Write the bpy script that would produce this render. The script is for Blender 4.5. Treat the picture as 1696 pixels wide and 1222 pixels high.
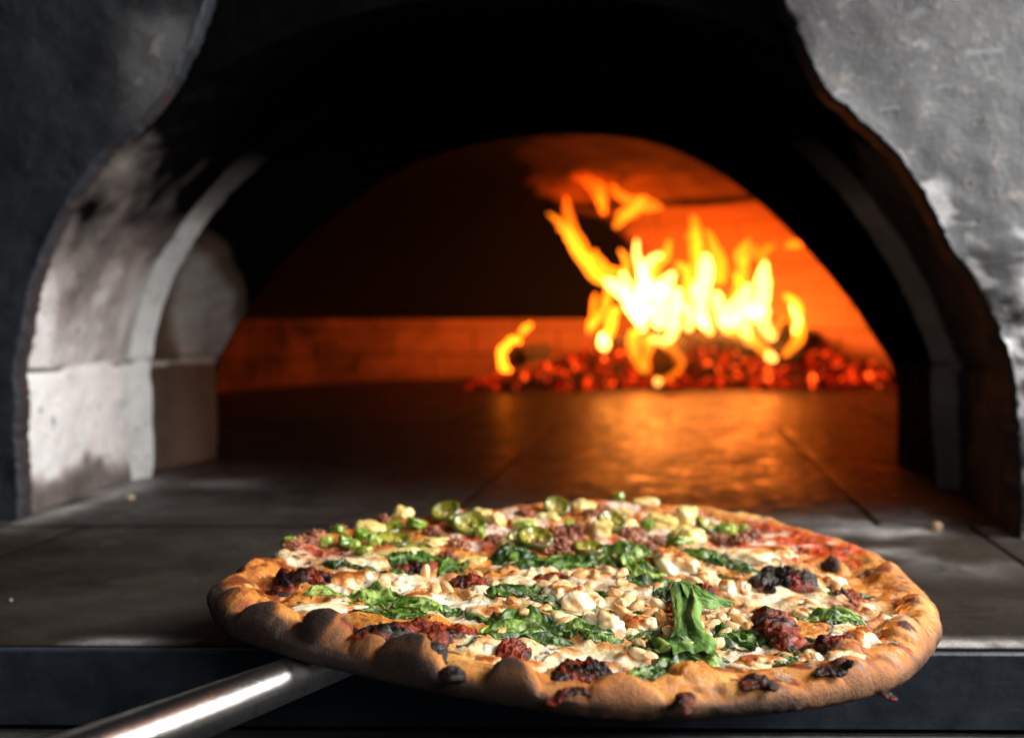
import bpy, math, random
import numpy as np

# ------------------------------------------------------------------ camera, world, lamps
for o in list(bpy.data.objects): bpy.data.objects.remove(o)
SC = bpy.context.scene
COL = SC.collection
F = 1600.0            # focal length in photograph pixels (photograph is 1696 wide)
CX, HY = 848.0, 535.0 # principal column and horizon row
HC = 0.150            # eye height above the oven floor
cam = bpy.data.cameras.new('camera'); camo = bpy.data.objects.new('camera', cam); COL.objects.link(camo)
camo.location = (0, 0, HC); camo.rotation_euler = (math.radians(90), 0, 0)
cam.sensor_fit = 'HORIZONTAL'; cam.sensor_width = 36; cam.lens = 36*F/1696.0
cam.shift_y = (HY-611.0)/1696.0
cam.clip_start = 0.01; cam.clip_end = 50
cam.dof.use_dof = True; cam.dof.focus_distance = 0.362; cam.dof.aperture_fstop = 7.2
SC.camera = camo

W = bpy.data.worlds.new('World'); SC.world = W; W.use_nodes = True
W.node_tree.nodes['Background'].inputs[0].default_value = (.55, .65, .8, 1)
W.node_tree.nodes['Background'].inputs[1].default_value = 0.022

def area(name, loc, target, sx, sy, power, col):
    l = bpy.data.lights.new(name, 'AREA'); l.shape = 'RECTANGLE'; l.size = sx; l.size_y = sy
    l.energy = power; l.color = col
    o = bpy.data.objects.new(name, l); COL.objects.link(o); o.location = loc
    from mathutils import Vector
    d = Vector(target)-Vector(loc); o.rotation_euler = d.to_track_quat('-Z', 'Y').to_euler()
    return o
area('window_light', (1.20, 0.26, 0.84), (-0.03, 0.52, 0.03), 0.50, 0.55, 44.0, (1.0, .97, .93))
area('room_fill_light', (0.50, -0.85, 0.80), (0.05, 0.45, 0.03), 0.8, 0.5, 9.5, (1.0, .97, .93))  # added fill lamp out of view, lifts the facade and front rim
area('side_streak_light', (0.98, 0.50, 0.40), (-0.10, 0.36, 0.04), 0.30, 0.40, 6.5, (1.0, .98, .95))  # added lamp out of view, puts a bright streak on the peel handle

SC.view_settings.view_transform = 'Standard'; SC.view_settings.look = 'None'
SC.view_settings.exposure = 0.0; SC.view_settings.gamma = 1.0; SC.view_settings.use_curve_mapping = False
SC.render.engine = 'CYCLES'
SC.cycles.use_denoising = True
try: SC.cycles.denoiser = 'OPENIMAGEDENOISE'
except Exception: pass
SC.cycles.max_bounces = 8; SC.cycles.transparent_max_bounces = 24
SC.cycles.sample_clamp_indirect = 6.0

rng = np.random.default_rng(7); random.seed(7)

# ------------------------------------------------------------------ noise
def _hash(ix, iy, iz, seed):
    h = (ix.astype(np.int64)*374761393 + iy.astype(np.int64)*668265263 + iz.astype(np.int64)*2147483647 + seed*974634777) & 0xffffffff
    h = ((h ^ (h >> 13))*1274126177) & 0xffffffff
    h = ((h ^ (h >> 16))*2246822519) & 0xffffffff
    return ((h ^ (h >> 15)) & 0xffffff)/float(0xffffff)*2-1
def noise(x, y, z=0.0, seed=0):
    x, y, z = np.broadcast_arrays(np.asarray(x, float), np.asarray(y, float), np.asarray(z, float))
    ix, iy, iz = np.floor(x), np.floor(y), np.floor(z)
    fx, fy, fz = x-ix, y-iy, z-iz
    ux, uy, uz = [f*f*f*(f*(f*6-15)+10) for f in (fx, fy, fz)]
    r = 0
    for dx in (0, 1):
        for dy in (0, 1):
            for dz in (0, 1):
                w = (ux if dx else 1-ux)*(uy if dy else 1-uy)*(uz if dz else 1-uz)
                r = r+w*_hash(ix+dx, iy+dy, iz+dz, seed)
    return r
def fbm(x, y, z=0.0, oct=4, seed=0, gain=.5):
    a, s, t = 1.0, 0, 0
    for i in range(oct):
        s = s+a*noise(np.asarray(x)*2**i+i*7.3, np.asarray(y)*2**i+i*3.1, np.asarray(z)*2**i, seed+i); t += a; a *= gain
    return s/t
def sst(a, b, x):
    t = np.clip((x-a)/(b-a), 0, 1); return t*t*(3-2*t)
def mix(c, col, m):
    return c*(1-m[..., None])+np.asarray(col, float)*m[..., None]

# ------------------------------------------------------------------ mesh helpers
def mesh_obj(name, V, Fc, mat, parent=None, smooth=True, cols=None, uvs=None):
    me = bpy.data.meshes.new(name)
    V = np.asarray(V, np.float32).reshape(-1, 3)
    if isinstance(Fc, np.ndarray):
        n = len(Fc); k = Fc.shape[1]
        me.vertices.add(len(V)); me.vertices.foreach_set('co', V.ravel())
        me.loops.add(n*k); me.loops.foreach_set('vertex_index', Fc.astype(np.int32).ravel())
        me.polygons.add(n); me.polygons.foreach_set('loop_start', np.arange(0, n*k, k, dtype=np.int32))
        me.update(calc_edges=True)
    else:
        me.from_pydata(V.tolist(), [], Fc); me.update()
    me.polygons.foreach_set('use_smooth', np.full(len(me.polygons), smooth))
    if cols is not None:
        for an, arr in cols.items():
            arr = np.asarray(arr, np.float32)
            if arr.ndim == 1:
                a = me.attributes.new(an, 'FLOAT', 'POINT'); a.data.foreach_set('value', arr)
            else:
                a = me.attributes.new(an, 'FLOAT_COLOR', 'POINT')
                c4 = np.ones((len(V), 4), np.float32); c4[:, :3] = arr.reshape(-1, 3)
                a.data.foreach_set('color', c4.ravel())
    if uvs is not None:
        uv = me.uv_layers.new(name='UVMap'); li = np.empty(len(me.loops), np.int32)
        me.loops.foreach_get('vertex_index', li)
        uv.data.foreach_set('uv', np.asarray(uvs, np.float32)[li].ravel())
    me.materials.append(mat)
    o = bpy.data.objects.new(name, me); COL.objects.link(o)
    if parent: o.parent = parent; o.matrix_parent_inverse = parent.matrix_world.inverted()
    return o
def gridfaces(nr, nc, wrap=False, off=0):
    i = np.arange(nr-1)[:, None]; j = np.arange(nc if wrap else nc-1)[None, :]
    j2 = (j+1) % nc
    a = i*nc+j; b = i*nc+j2; c = (i+1)*nc+j2; d = (i+1)*nc+j
    return np.stack([a, b, c, d], -1).reshape(-1, 4)+off
def thing(name, label, cat, loc=(0, 0, 0), group=None):
    o = bpy.data.objects.new(name, None); COL.objects.link(o); o.location = loc
    o.empty_display_size = .02
    bpy.context.view_layer.update()
    o['label'] = label; o['category'] = cat
    if group: o['group'] = group
    return o
def tag(o, label, cat, group=None):
    o['label'] = label; o['category'] = cat
    if group: o['group'] = group
    return o
def proj(u, v, D0, s=0.0):
    """photograph pixel onto the upright plane y = D0 + s*x"""
    u = np.asarray(u, float); v = np.asarray(v, float)
    k = (u-CX)/F; D = D0/(1-s*k)
    return np.stack([k*D, D, HC-(v-HY)/F*D], -1)
def floorpt(u, v, z=0.0):
    D = (HC-z)*F/(v-HY); return np.array([(u-CX)/F*D, D, z])

# ------------------------------------------------------------------ materials
def new_mat(name):
    m = bpy.data.materials.new(name); m.use_nodes = True
    nt = m.node_tree; b = nt.nodes['Principled BSDF']
    return m, nt, b
class NT:
    def __init__(s, nt): s.nt = nt
    def n(s, t, **k):
        x = s.nt.nodes.new(t)
        for a, v in k.items():
            if a.startswith('i_'): x.inputs[a[2:].replace('_', ' ')].default_value = v
            else: setattr(x, a, v)
        return x
    def l(s, a, b): s.nt.links.new(a, b)
    def noise(s, vec, scale, detail=6, rough=.6, dist=0.0):
        x = s.n('ShaderNodeTexNoise'); x.inputs['Scale'].default_value = scale; x.inputs['Detail'].default_value = detail
        x.inputs['Roughness'].default_value = rough; x.inputs['Distortion'].default_value = dist
        s.l(vec, x.inputs['Vector']); return x.outputs['Fac']
    def ramp(s, fac, stops):
        x = s.n('ShaderNodeValToRGB'); cr = x.color_ramp
        while len(cr.elements) > 1: cr.elements.remove(cr.elements[-1])
        for i, (p, c) in enumerate(stops):
            e = cr.elements[0] if i == 0 else cr.elements.new(p)
            e.position = p; e.color = (c[0], c[1], c[2], 1) if not np.isscalar(c) else (c, c, c, 1)
        s.l(fac, x.inputs[0]); return x.outputs[0]
    def mix(s, fac, a, b, mode='MIX'):
        x = s.n('ShaderNodeMix'); x.data_type = 'RGBA'; x.blend_type = mode
        for v, i in ((fac, 0), (a, 6), (b, 7)):
            if hasattr(v, 'links'): s.l(v, x.inputs[i])
            elif i == 0: x.inputs[0].default_value = v
            else: x.inputs[i].default_value = (v[0], v[1], v[2], 1)
        return x.outputs[2]
    def math(s, op, a, b=None, clamp=False):
        x = s.n('ShaderNodeMath'); x.operation = op; x.use_clamp = clamp
        for v, i in ((a, 0), (b, 1)):
            if v is None: continue
            if hasattr(v, 'links'): s.l(v, x.inputs[i])
            else: x.inputs[i].default_value = v
        return x.outputs[0]
    def bump(s, h, strength, dist, normal=None):
        x = s.n('ShaderNodeBump'); x.inputs['Strength'].default_value = strength; x.inputs['Distance'].default_value = dist
        s.l(h, x.inputs['Height'])
        if normal is not None: s.l(normal, x.inputs['Normal'])
        return x.outputs[0]
    def pos(s, scale=(1, 1, 1)):
        g = s.n('ShaderNodeNewGeometry'); m = s.n('ShaderNodeMapping'); m.inputs['Scale'].default_value = scale
        s.l(g.outputs['Position'], m.inputs['Vector']); return m.outputs[0]

def attr_mat(name, rough=.45, sss=0.0, sssr=.004, bump=.0, bscale=900, spec=.5, coat=0.0, roughattr=False, var=.12, trans=0.0):
    m, nt, b = new_mat(name); T = NT(nt)
    a = T.n('ShaderNodeAttribute'); a.attribute_name = 'Col'
    p = T.pos()
    f = T.noise(p, bscale*.6, 5)
    v = T.ramp(f, [(.3, 1-var), (.7, 1+var)])
    c = T.mix(1.0, a.outputs['Color'], v, 'MULTIPLY')
    T.l(c, b.inputs['Base Color'])
    b.inputs['Roughness'].default_value = rough
    b.inputs['Specular IOR Level'].default_value = spec
    if roughattr:
        r = T.n('ShaderNodeAttribute'); r.attribute_name = 'Rgh'
        rr = T.math('ADD', r.outputs['Fac'], T.math('MULTIPLY', T.math('SUBTRACT', T.noise(p, bscale*.3, 4), .5), .35), True)
        T.l(rr, b.inputs['Roughness'])
        T.l(T.ramp(r.outputs['Fac'], [(.24, .55), (.42, 0)]), b.inputs['Coat Weight']); b.inputs['Coat Roughness'].default_value = .16
    if sss:
        b.inputs['Subsurface Weight'].default_value = sss; b.inputs['Subsurface Scale'].default_value = sssr
        b.inputs['Subsurface Radius'].default_value = (1.0, .5, .25)
    if coat:
        b.inputs['Coat Weight'].default_value = coat; b.inputs['Coat Roughness'].default_value = .12
    if trans:
        b.inputs['Transmission Weight'].default_value = 0
    if bump:
        T.l(T.bump(T.noise(p, bscale, 6, .65), bump, .0012), b.inputs['Normal'])
    return m

# sooty plaster shared by the parts of the oven mouth; a vertex attribute carries real soot and painted-in shade
def plaster_mat(name, clean, soot_shade, rough=.7, tint=(.42, .36, .30), sootspec=.445, scrk=.15, brown=.35):
    m, nt, b = new_mat(name); T = NT(nt)
    at = T.n('ShaderNodeAttribute'); at.attribute_name = 'SootShade'
    p = T.pos()
    n1 = T.noise(p, 9, 8, .62); n2 = T.noise(p, 70, 6, .7, .4); n3 = T.noise(T.pos((30, 30, 140)), 1.2, 5, .6, .6)
    base = T.mix(T.ramp(n1, [(.35, 0), (.68, 1)]), clean, tuple(x*.72 for x in clean))
    base = T.mix(T.ramp(n2, [(.58, 0), (.72, .6)]), base, tint)
    base = T.mix(T.ramp(n3, [(.62, 0), (.70, .55)]), base, tuple(min(1, x*1.5) for x in clean))
    # pits
    pit = T.noise(p, 160, 3, .5)
    pitm = T.ramp(pit, [(.66, 0), (.71, .8)])
    base = T.mix(pitm, base, (.05, .04, .035))
    s = T.math('ADD', at.outputs['Fac'], T.math('MULTIPLY', T.math('SUBTRACT', T.noise(p, 16, 8, .6, .5), .5), .32))
    sm = T.ramp(s, [(.15, 0), (.5, .72), (.95, 1)])
    so = T.mix(T.ramp(T.noise(p, 45, 7, .7, .5), [(.35, 0), (.75, 1)]), soot_shade, tuple(x*2.6 for x in soot_shade))
    scr = T.ramp(T.noise(T.pos((60, 60, 420)), 1.5, 4, .6, 1.5), [(.72, 0), (.78, .35)])
    so = T.mix(T.math('MULTIPLY', scr, scrk), so, (.16, .16, .17))
    c = T.mix(sm, base, so)
    br_ = T.ramp(s, [(.10, 0), (.38, brown), (.70, brown*.5), (.95, 0)])
    c = T.mix(br_, c, (.13, .062, .030))
    wf = T.math('MULTIPLY', at.outputs['Fac'], -1.0, True)
    c = T.mix(wf, c, (.55, .55, .56))
    T.l(c, b.inputs['Base Color'])
    T.l(T.ramp(T.noise(p, 30, 5), [(.3, rough-.18), (.7, rough+.15)]), b.inputs['Roughness'])
    T.l(T.math('SUBTRACT', .45, T.math('MULTIPLY', sm, sootspec)), b.inputs['Specular IOR Level'])
    h = T.math('ADD', T.math('MULTIPLY', n2, .7), T.math('MULTIPLY', T.noise(p, 260, 5, .7), .45))
    h = T.math('SUBTRACT', h, T.math('MULTIPLY', pitm, .6))
    T.l(T.bump(h, .55, .003), b.inputs['Normal'])
    return m
M_fac = plaster_mat('oven_plaster', (.104, .108, .116), (.010, .012, .0155), .60, (.42, .36, .30), .15, 1.0, .06)
M_thr = plaster_mat('arch_plaster', (.66, .66, .66), (.0018, .0018, .0018), .85)
M_rev = plaster_mat('inner_arch_plaster', (.50, .46, .43), (.0025, .0018, .0015), .80, (.22, .14, .09), .445, .15, .8)

# ------------------------------------------------------------------ oven mouth
oven = thing('pizza_oven', 'wood fired oven with a sooty plastered arch and a domed brick chamber', 'oven', (0, .72, 0))
S = -0.084
def catmull(P, n):
    P = np.asarray(P, float); P = np.vstack([2*P[0]-P[1], P, 2*P[-1]-P[-2]])
    out = []
    for i in range(1, len(P)-2):
        t = np.linspace(0, 1, 24, endpoint=False)[:, None]
        a, b, c, d = P[i-1], P[i], P[i+1], P[i+2]
        out.append(.5*((2*b)+(-a+c)*t+(2*a-5*b+4*c-d)*t**2+(-a+3*b-3*c+d)*t**3))
    out.append(P[-2][None]); Q = np.vstack(out)
    L = np.r_[0, np.cumsum(np.linalg.norm(np.diff(Q, axis=0), axis=1))]
    tt = np.linspace(0, L[-1], n)
    return np.stack([np.interp(tt, L, Q[:, k]) for k in (0, 1)], -1)
def outline(left, arch, right, D0, npier=44, narch=330):
    """three runs of photograph pixels -> one row of 3D points on the plane; the pier feet stand in the floor"""
    q = np.vstack([catmull(left, npier), catmull(arch, narch)[1:], catmull(right, npier)[1:]])
    p = proj(q[:, 0], q[:, 1], D0, S)
    return p
def loft(rows, nsub, disp=0.0012, nsc=60, seed=0, groove=True):
    out = []
    for k in range(len(rows)-1):
        n = nsub[k]
        for t in np.linspace(0, 1, n, endpoint=(k == len(rows)-2)):
            out.append(rows[k]*(1-t)+rows[k+1]*t)
    G = np.array(out)
    du = np.gradient(G, axis=0); dv = np.gradient(G, axis=1)
    N = np.cross(du, dv); N /= np.linalg.norm(N, axis=2, keepdims=True)+1e-9
    d = disp*(fbm(G[..., 0]*nsc, G[..., 1]*nsc, G[..., 2]*nsc, 5, seed)*2)+disp*1.5*fbm(G[..., 0]*9, G[..., 1]*9, G[..., 2]*9, 3, seed+9)
    if groove:
        zz = .112+.0015*noise(G[..., 0]*40, G[..., 1]*40, 0, 5)
        d -= .0035*np.exp(-((G[..., 2]-zz)/.0022)**2)
    return G+N*d[..., None]
def zb(row, zbot=-.004):
    r = row.copy(); r[:, 2] = np.maximum(r[:, 2], zbot); return r

Lf = [(30, 878), (26, 740), (24, 610)]
Af = [(24, 610), (38, 520), (62, 430), (95, 355), (135, 295), (185, 238), (235, 192), (268, 155), (292, 110), (312, 70), (330, 25), (344, -20), (365, -80), (430, -200), (560, -300), (820, -340), (1080, -300), (1220, -200), (1275, -80), (1300, 0), (1322, 50), (1345, 100), (1372, 150), (1412, 185), (1452, 222), (1492, 262), (1525, 310), (1556, 370), (1585, 420), (1612, 462), (1640, 510), (1664, 560), (1684, 620)]
Rf = [(1684, 620), (1690, 760), (1688, 925)]
O0 = outline(Lf, Af, Rf, .70)
L1 = [(43, 870), (41, 740), (38, 608)]
A1 = [(38, 608), (55, 510), (85, 425), (125, 345), (180, 270), (250, 200), (340, 130), (480, 60), (650, 10), (850, -10), (1050, 0), (1230, 50), (1370, 130), (1470, 220), (1550, 320), (1610, 430), (1650, 520), (1674, 603)]
R1_ = [(1674, 603), (1676, 700), (1676, 910)]
T1 = outline(L1, A1, R1_, .725)
L2 = [(218, 800), (216, 700), (214, 605)]
A2 = [(214, 605), (232, 520), (262, 440), (305, 370), (355, 305), (420, 240), (500, 180), (620, 120), (780, 85), (930, 78), (1080, 95), (1220, 150), (1330, 215), (1420, 300), (1490, 390), (1540, 480), (1572, 560), (1588, 603)]
R2_ = [(1588, 603), (1588, 700), (1590, 815)]
T2a = outline(L2, A2, R2_, .895)
L3 = [(254, 797), (253, 700), (250, 605)]
A3 = [(250, 605), (262, 540), (288, 465), (325, 395), (372, 330), (430, 275), (500, 222), (620, 160), (780, 125), (930, 118), (1080, 135), (1210, 185), (1310, 245), (1395, 325), (1460, 415), (1505, 500), (1530, 560), (1543, 603)]
R3_ = [(1543, 603), (1545, 700), (1548, 810)]
T2b = outline(L3, A3, R3_, .915)
def swell(a, k):   # move a pixel run outward from the arch's middle
    return [(u+(k if u > 900 else -k)*(.3+.7*min(1, abs(u-900)/600)), v-k*(0 if v > 600 else .6)) for u, v in a]
T3 = outline(swell(L3, 12), swell(A3, 12), swell(R3_, 12), .945)
L4 = [(360, 785), (360, 690), (357, 604)]
A4 = [(357, 604), (376, 565), (418, 500), (458, 447), (500, 402), (600, 322), (700, 266), (830, 232), (975, 222), (1090, 238), (1200, 290), (1300, 372), (1400, 484), (1452, 560), (1478, 600)]
R4_ = [(1478, 600), (1490, 650), (1490, 795)]
T4 = outline(L4, A4, R4_, 1.055)

# facade: from the opening out to a wall
n = len(O0); cen = np.array([-.01, 0, .10])
def outward(row, ext=1.1, zt=1.0):
    o = row.copy()
    dx = row[:, 0]-cen[0]; dz = row[:, 2]-.12
    # keep pier points going sideways, arch points radially
    ang = np.arctan2(np.maximum(dz, 0), dx)
    X = np.where(np.abs(np.cos(ang))*zt > np.abs(np.sin(ang))*ext, np.sign(dx)*ext, zt*np.cos(ang)/np.maximum(np.sin(ang), 1e-3))
    Z = np.where(np.abs(np.cos(ang))*zt > np.abs(np.sin(ang))*ext, ext*np.abs(np.tan(ang)), zt)
    low = dz <= 0
    X = np.where(low, np.sign(dx)*ext, X); Z = np.where(low, row[:, 2], Z+.12)
    o[:, 0] = X; o[:, 2] = Z
    o[:, 1] = row[:, 1]+S*(X-row[:, 0])
    return o
# crumbly rim of the opening
ed = O0.copy(); w = .6*fbm(O0[:, 0]*60, O0[:, 2]*60, 0, 3, 3)+.8*fbm(O0[:, 0]*260, O0[:, 2]*260, 0, 4, 13)
ed[:, 0] += w*.0028*np.sign(O0[:, 0])
out = outward(ed)
rows = []
back = T1+(ed-T1)*.5; back[:, 1] = ed[:, 1]+.022
back2 = ed.copy(); back2[:, 1] += .022
rows.append(back2)
for t in (.5,): rows.append(ed*(1-t)+back2*t+np.array([0, -.001, 0]))
for t in np.r_[0, np.linspace(.004, 1, 90)**1.35]: rows.append(ed*(1-t)+out*t)
G = np.array(rows)
rel = fbm(G[..., 0]*14, G[..., 2]*14, 0, 6, 21)*.003+fbm(G[..., 0]*60, G[..., 2]*60, 0, 4, 22)*.0012
# chipped raised plaster flakes at the right pier
fl = sst(.1, .25, fbm(G[..., 0]*28, G[..., 2]*40, 0, 5, 31))*sst(.30, .36, G[..., 0])*(1-sst(.22, .30, G[..., 2]))
rel += fl*.005
G[2:, :, 1] -= rel[2:]*np.minimum(1, np.arange(len(G)-2)/4)[:, None]
G[..., 2] = np.maximum(G[..., 2], -.003)
px_u = CX+F*G[..., 0]/G[..., 1]; px_v = HY-F*(G[..., 2]-HC)/G[..., 1]
soot_shade = np.where(G[..., 0] < 0, 1.0, 0.02)
# a scrubbed pale patch beside the top left of the opening
zup = G[..., 2]; xx = G[..., 0]
patch = sst(-.315, -.275, xx+.04*(zup-.36)+.018*fbm(xx*30, zup*30, 0, 4, 8))*sst(.275, .31, zup)*(1-sst(.372, .392, zup))
soot_shade = np.where(xx < 0, .95-.75*patch, soot_shade)
# soot fringe hugging the mouth on the right side, dust marks
soot_shade = np.where(xx > 0, .12+.35*(1-sst(.30, .40, xx))*sst(.3, .4, zup)+.35*sst(.375, .41, zup)+.25*np.exp(-((xx-.42)/.05)**2-((zup-.40)/.02)**2), soot_shade)
soot_shade[:3] = 1.3
flk = sst(.16, .22, fbm(xx*34, zup*70, 0, 5, 31))*sst(.34, .36, xx)*sst(.50, .40, xx)*(1-sst(.20, .26, zup))
flk = np.maximum(flk, (xx > .2)*sst(.022, .004, np.abs(G[..., 0]-ed[None, :, 0]))*sst(.0, .25, fbm(xx*90, zup*90, 0, 4, 41))*(1-sst(.24, .30, zup)))
flk = np.maximum(flk, (xx > .2)*sst(.72, .76, noise(xx*60, zup*260, 0, 43))*.4)
soot_shade = soot_shade-flk*(soot_shade+.85)*(xx > .2); soot_shade[:3] = 1.3
mesh_obj('facade', G.reshape(-1, 3), gridfaces(*G.shape[:2]), M_fac, oven, cols={'SootShade': soot_shade.ravel()})

# smoke hood wall behind the facade, around the throat
o1 = outward(T1+np.array([0, 0, 0]), .8, .8)
G = np.array([T1*(1-t)+o1*t for t in np.linspace(0, 1, 14)]); G[..., 2] = np.maximum(G[..., 2], -.003)
mesh_obj('hood_wall', G.reshape(-1, 3), gridfaces(*G.shape[:2]), M_thr, oven, cols={'SootShade': np.where(G[..., 2] < .1, .9, 1.4).ravel()})

G = loft([zb(T1), zb(T2a), zb(T2b)], [70, 12], .0016, 60, 2)
x, y, z = G[..., 0], G[..., 1], G[..., 2]
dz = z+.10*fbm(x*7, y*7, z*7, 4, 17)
soot_shade = sst(.14, .34, dz-.25*(y-.80)*(x < 0))*1.3
soot_shade = np.maximum(soot_shade, .62*(1-sst(.008, .035, z+.02*fbm(x*30, y*30, z*30, 3, 4))))      # dirt at the foot
soot_shade = soot_shade+.20*sst(.112, .118, z)*(1-sst(.2, .3, z))+.10*sst(-.1, .4, fbm(x*14, y*40, z*14, 4, 19))
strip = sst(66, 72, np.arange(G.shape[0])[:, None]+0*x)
soot_shade = np.where(strip > .5, sst(.21, .335, z)*1.0, soot_shade)
soot_shade = np.maximum(soot_shade, .95*np.exp(-((z-.112)/.0016)**2)*sst(-.1, .2, fbm(x*25, y*25, 0, 3, 6)))
soot_shade = np.where(x > 0, np.maximum(soot_shade, .80-.5*strip), soot_shade)  # right side turned from the light: its shade is painted in
mesh_obj('throat_arch', G.reshape(-1, 3), gridfaces(*G.shape[:2]), M_thr, oven, cols={'SootShade': soot_shade.ravel()})

G = loft([zb(T2b), zb(T3), zb(T4)], [6, 60], .0010, 60, 5)
x, y, z = G[..., 0], G[..., 1], G[..., 2]
k = np.arange(G.shape[0])[:, None]/G.shape[0]+0*x
soot_shade = .75+0*x
up = sst(.108, .116, z)
kc = .80-(z-.115)*5.0
clean = up*sst(1.7, .1, ((k-kc)/.42)**2+((z-.13)/.11)**2+.4*fbm(x*18, y*18, z*18, 3, 45))*(x < 0)
soot_shade = .72-.26*(1-up)*sst(.30, .6, k)
soot_shade = np.where(up > .5, (.75+.5*sst(.15, .22, z+.1*(k-.5)))*(1-clean), soot_shade)

soot_shade = np.where(x > 0, np.maximum(np.minimum(soot_shade, 1.3), .95), soot_shade)  # shade of the right jamb painted into the colour
soot_shade = np.where((np.abs(z-.109) < .003) & (x < 0), .05, soot_shade)
mesh_obj('inner_arch', G.reshape(-1, 3), gridfaces(*G.shape[:2]), M_rev, oven, cols={'SootShade': soot_shade.ravel()})
# chamber side of the mouth
b0 = T4.copy(); b0[:, 1] += .006
o4 = outward(b0, .95, .7)
G = np.array([T4]+[b0*(1-t)+o4*t for t in np.linspace(0, 1, 10)]); G[..., 2] = np.maximum(G[..., 2], -.003)
mesh_obj('chamber_front', G.reshape(-1, 3), gridfaces(*G.shape[:2]), M_rev, oven, cols={'SootShade': np.full(G.shape[:2], 1.2).ravel()})

# ------------------------------------------------------------------ brick chamber
def brick_mat(name, clean, soot_shade, bw, bh):
    m, nt, b = new_mat(name); T = NT(nt)
    uv = T.n('ShaderNodeUVMap'); br = T.n('ShaderNodeTexBrick')
    T.l(uv.outputs[0], br.inputs['Vector'])
    br.inputs['Scale'].default_value = 1; br.inputs['Brick Width'].default_value = bw; br.inputs['Row Height'].default_value = bh
    br.inputs['Mortar Size'].default_value = .0035; br.inputs['Mortar Smooth'].default_value = .4
    br.inputs['Color1'].default_value = (*clean, 1); br.inputs['Color2'].default_value = (*[c*.78 for c in clean], 1)
    br.inputs['Mortar'].default_value = (*[c*.35 for c in clean], 1)
    at = T.n('ShaderNodeAttribute'); at.attribute_name = 'SootShade'; p = T.pos()
    st = T.noise(T.pos((3, 3, 26)), 2.2, 6, .65)
    c0 = T.mix(T.ramp(st, [(.5, 0), (.75, .55)]), br.outputs['Color'], (.06, .04, .03))
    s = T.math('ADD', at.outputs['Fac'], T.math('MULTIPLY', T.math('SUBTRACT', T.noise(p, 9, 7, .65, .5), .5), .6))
    c = T.mix(T.ramp(s, [(.3, 0), (.7, 1)]), c0, soot_shade)
    T.l(c, b.inputs['Base Color']); b.inputs['Roughness'].default_value = .9; b.inputs['Specular IOR Level'].default_value = .08
    h = T.math('SUBTRACT', T.math('MULTIPLY', T.noise(p, 60, 6, .7), .5), br.outputs['Fac'])
    T.l(T.bump(h, .6, .006), b.inputs['Normal'])
    return m
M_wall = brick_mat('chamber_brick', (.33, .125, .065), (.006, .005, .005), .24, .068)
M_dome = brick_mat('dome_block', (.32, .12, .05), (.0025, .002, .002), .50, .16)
Cc = np.array([.19, 1.88]); CR = .85
th = np.linspace(0, 2*np.pi, 241)
def chamber(prof, name, mat, soot_shade_f):
    prof = np.array(prof)
    R, Z = prof[:, 0:1], prof[:, 1:2]
    sn, cs = np.sin(th), np.cos(th); kk = np.where(cs < 0, (np.abs(sn)**4+np.abs(cs)**4)**-.25, 1.0)
    kk = 1+(kk-1)*np.clip(R/CR, 0, 1)**2
    fr = sst(.15, -.25, cs)                      # the mouth side rises steeply
    rn = np.clip(R/CR, 0, 1); Rf2 = CR*np.where(rn > .02, rn**.30, rn)*(R <= CR+.001)+R*(R > CR+.001)
    R2 = R*(1-fr)+np.where(R > CR, R, Rf2)*fr
    X = Cc[0]+R2*sn*kk; Y = Cc[1]+R2*cs*kk; Zz = Z+0*X
    U = th*CR+0*X; Vv = np.r_[0, np.cumsum(np.hypot(np.diff(prof[:, 0]), np.diff(prof[:, 1])))][:, None]+0*X
    f = gridfaces(*X.shape)
    lim = 1.066+S*X; cl = (Y < lim).ravel(); Y = np.maximum(Y, lim)
    near = (Y < lim+.07).ravel(); zc = Zz.ravel()[f].mean(1)
    f = f[~(near[f].all(1) & (zc < .375))]
    P = np.stack([X, Y, Zz], -1)
    return mesh_obj(name, P.reshape(-1, 3), f, mat, oven, cols={'SootShade': soot_shade_f(X, Y, Zz).ravel()}, uvs=np.stack([U.ravel(), Vv.ravel()], -1))
chamber([(CR, -.004)]+[(CR, z) for z in np.linspace(.0, .160, 14)]+[(CR+.012, .160)], 'chamber_wall', M_wall,
        lambda X, Y, Z:   .58-.46*sst(450, 1000, 1600*X/Y+848))  # wall colour gets darker towards the left
dp = []
for a in np.linspace(0, math.pi/2, 60):
    r = (CR+.006)*math.cos(a)**.9 if a < math.pi/2-.001 else 0.001; z = .158+.375*math.sin(a)
    r += .006*math.exp(-((z-.445)/.006)**2)
    dp.append((r, z))
def dsoot_shade(X, Y, Z):
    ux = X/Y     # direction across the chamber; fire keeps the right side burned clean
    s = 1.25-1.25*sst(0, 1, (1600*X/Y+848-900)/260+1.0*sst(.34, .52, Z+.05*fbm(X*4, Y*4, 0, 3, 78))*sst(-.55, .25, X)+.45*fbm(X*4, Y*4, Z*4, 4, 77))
    s = s+.58*sst(.38, .50, Z)-.45*sst(.195, .158, Z)*sst(-.8, -.2, X+0*Y)  # ceiling darkened in colour to hold the firelight down; lower edge eased
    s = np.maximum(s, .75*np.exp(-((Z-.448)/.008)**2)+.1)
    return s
chamber(dp, 'dome', M_dome, dsoot_shade)

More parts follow.
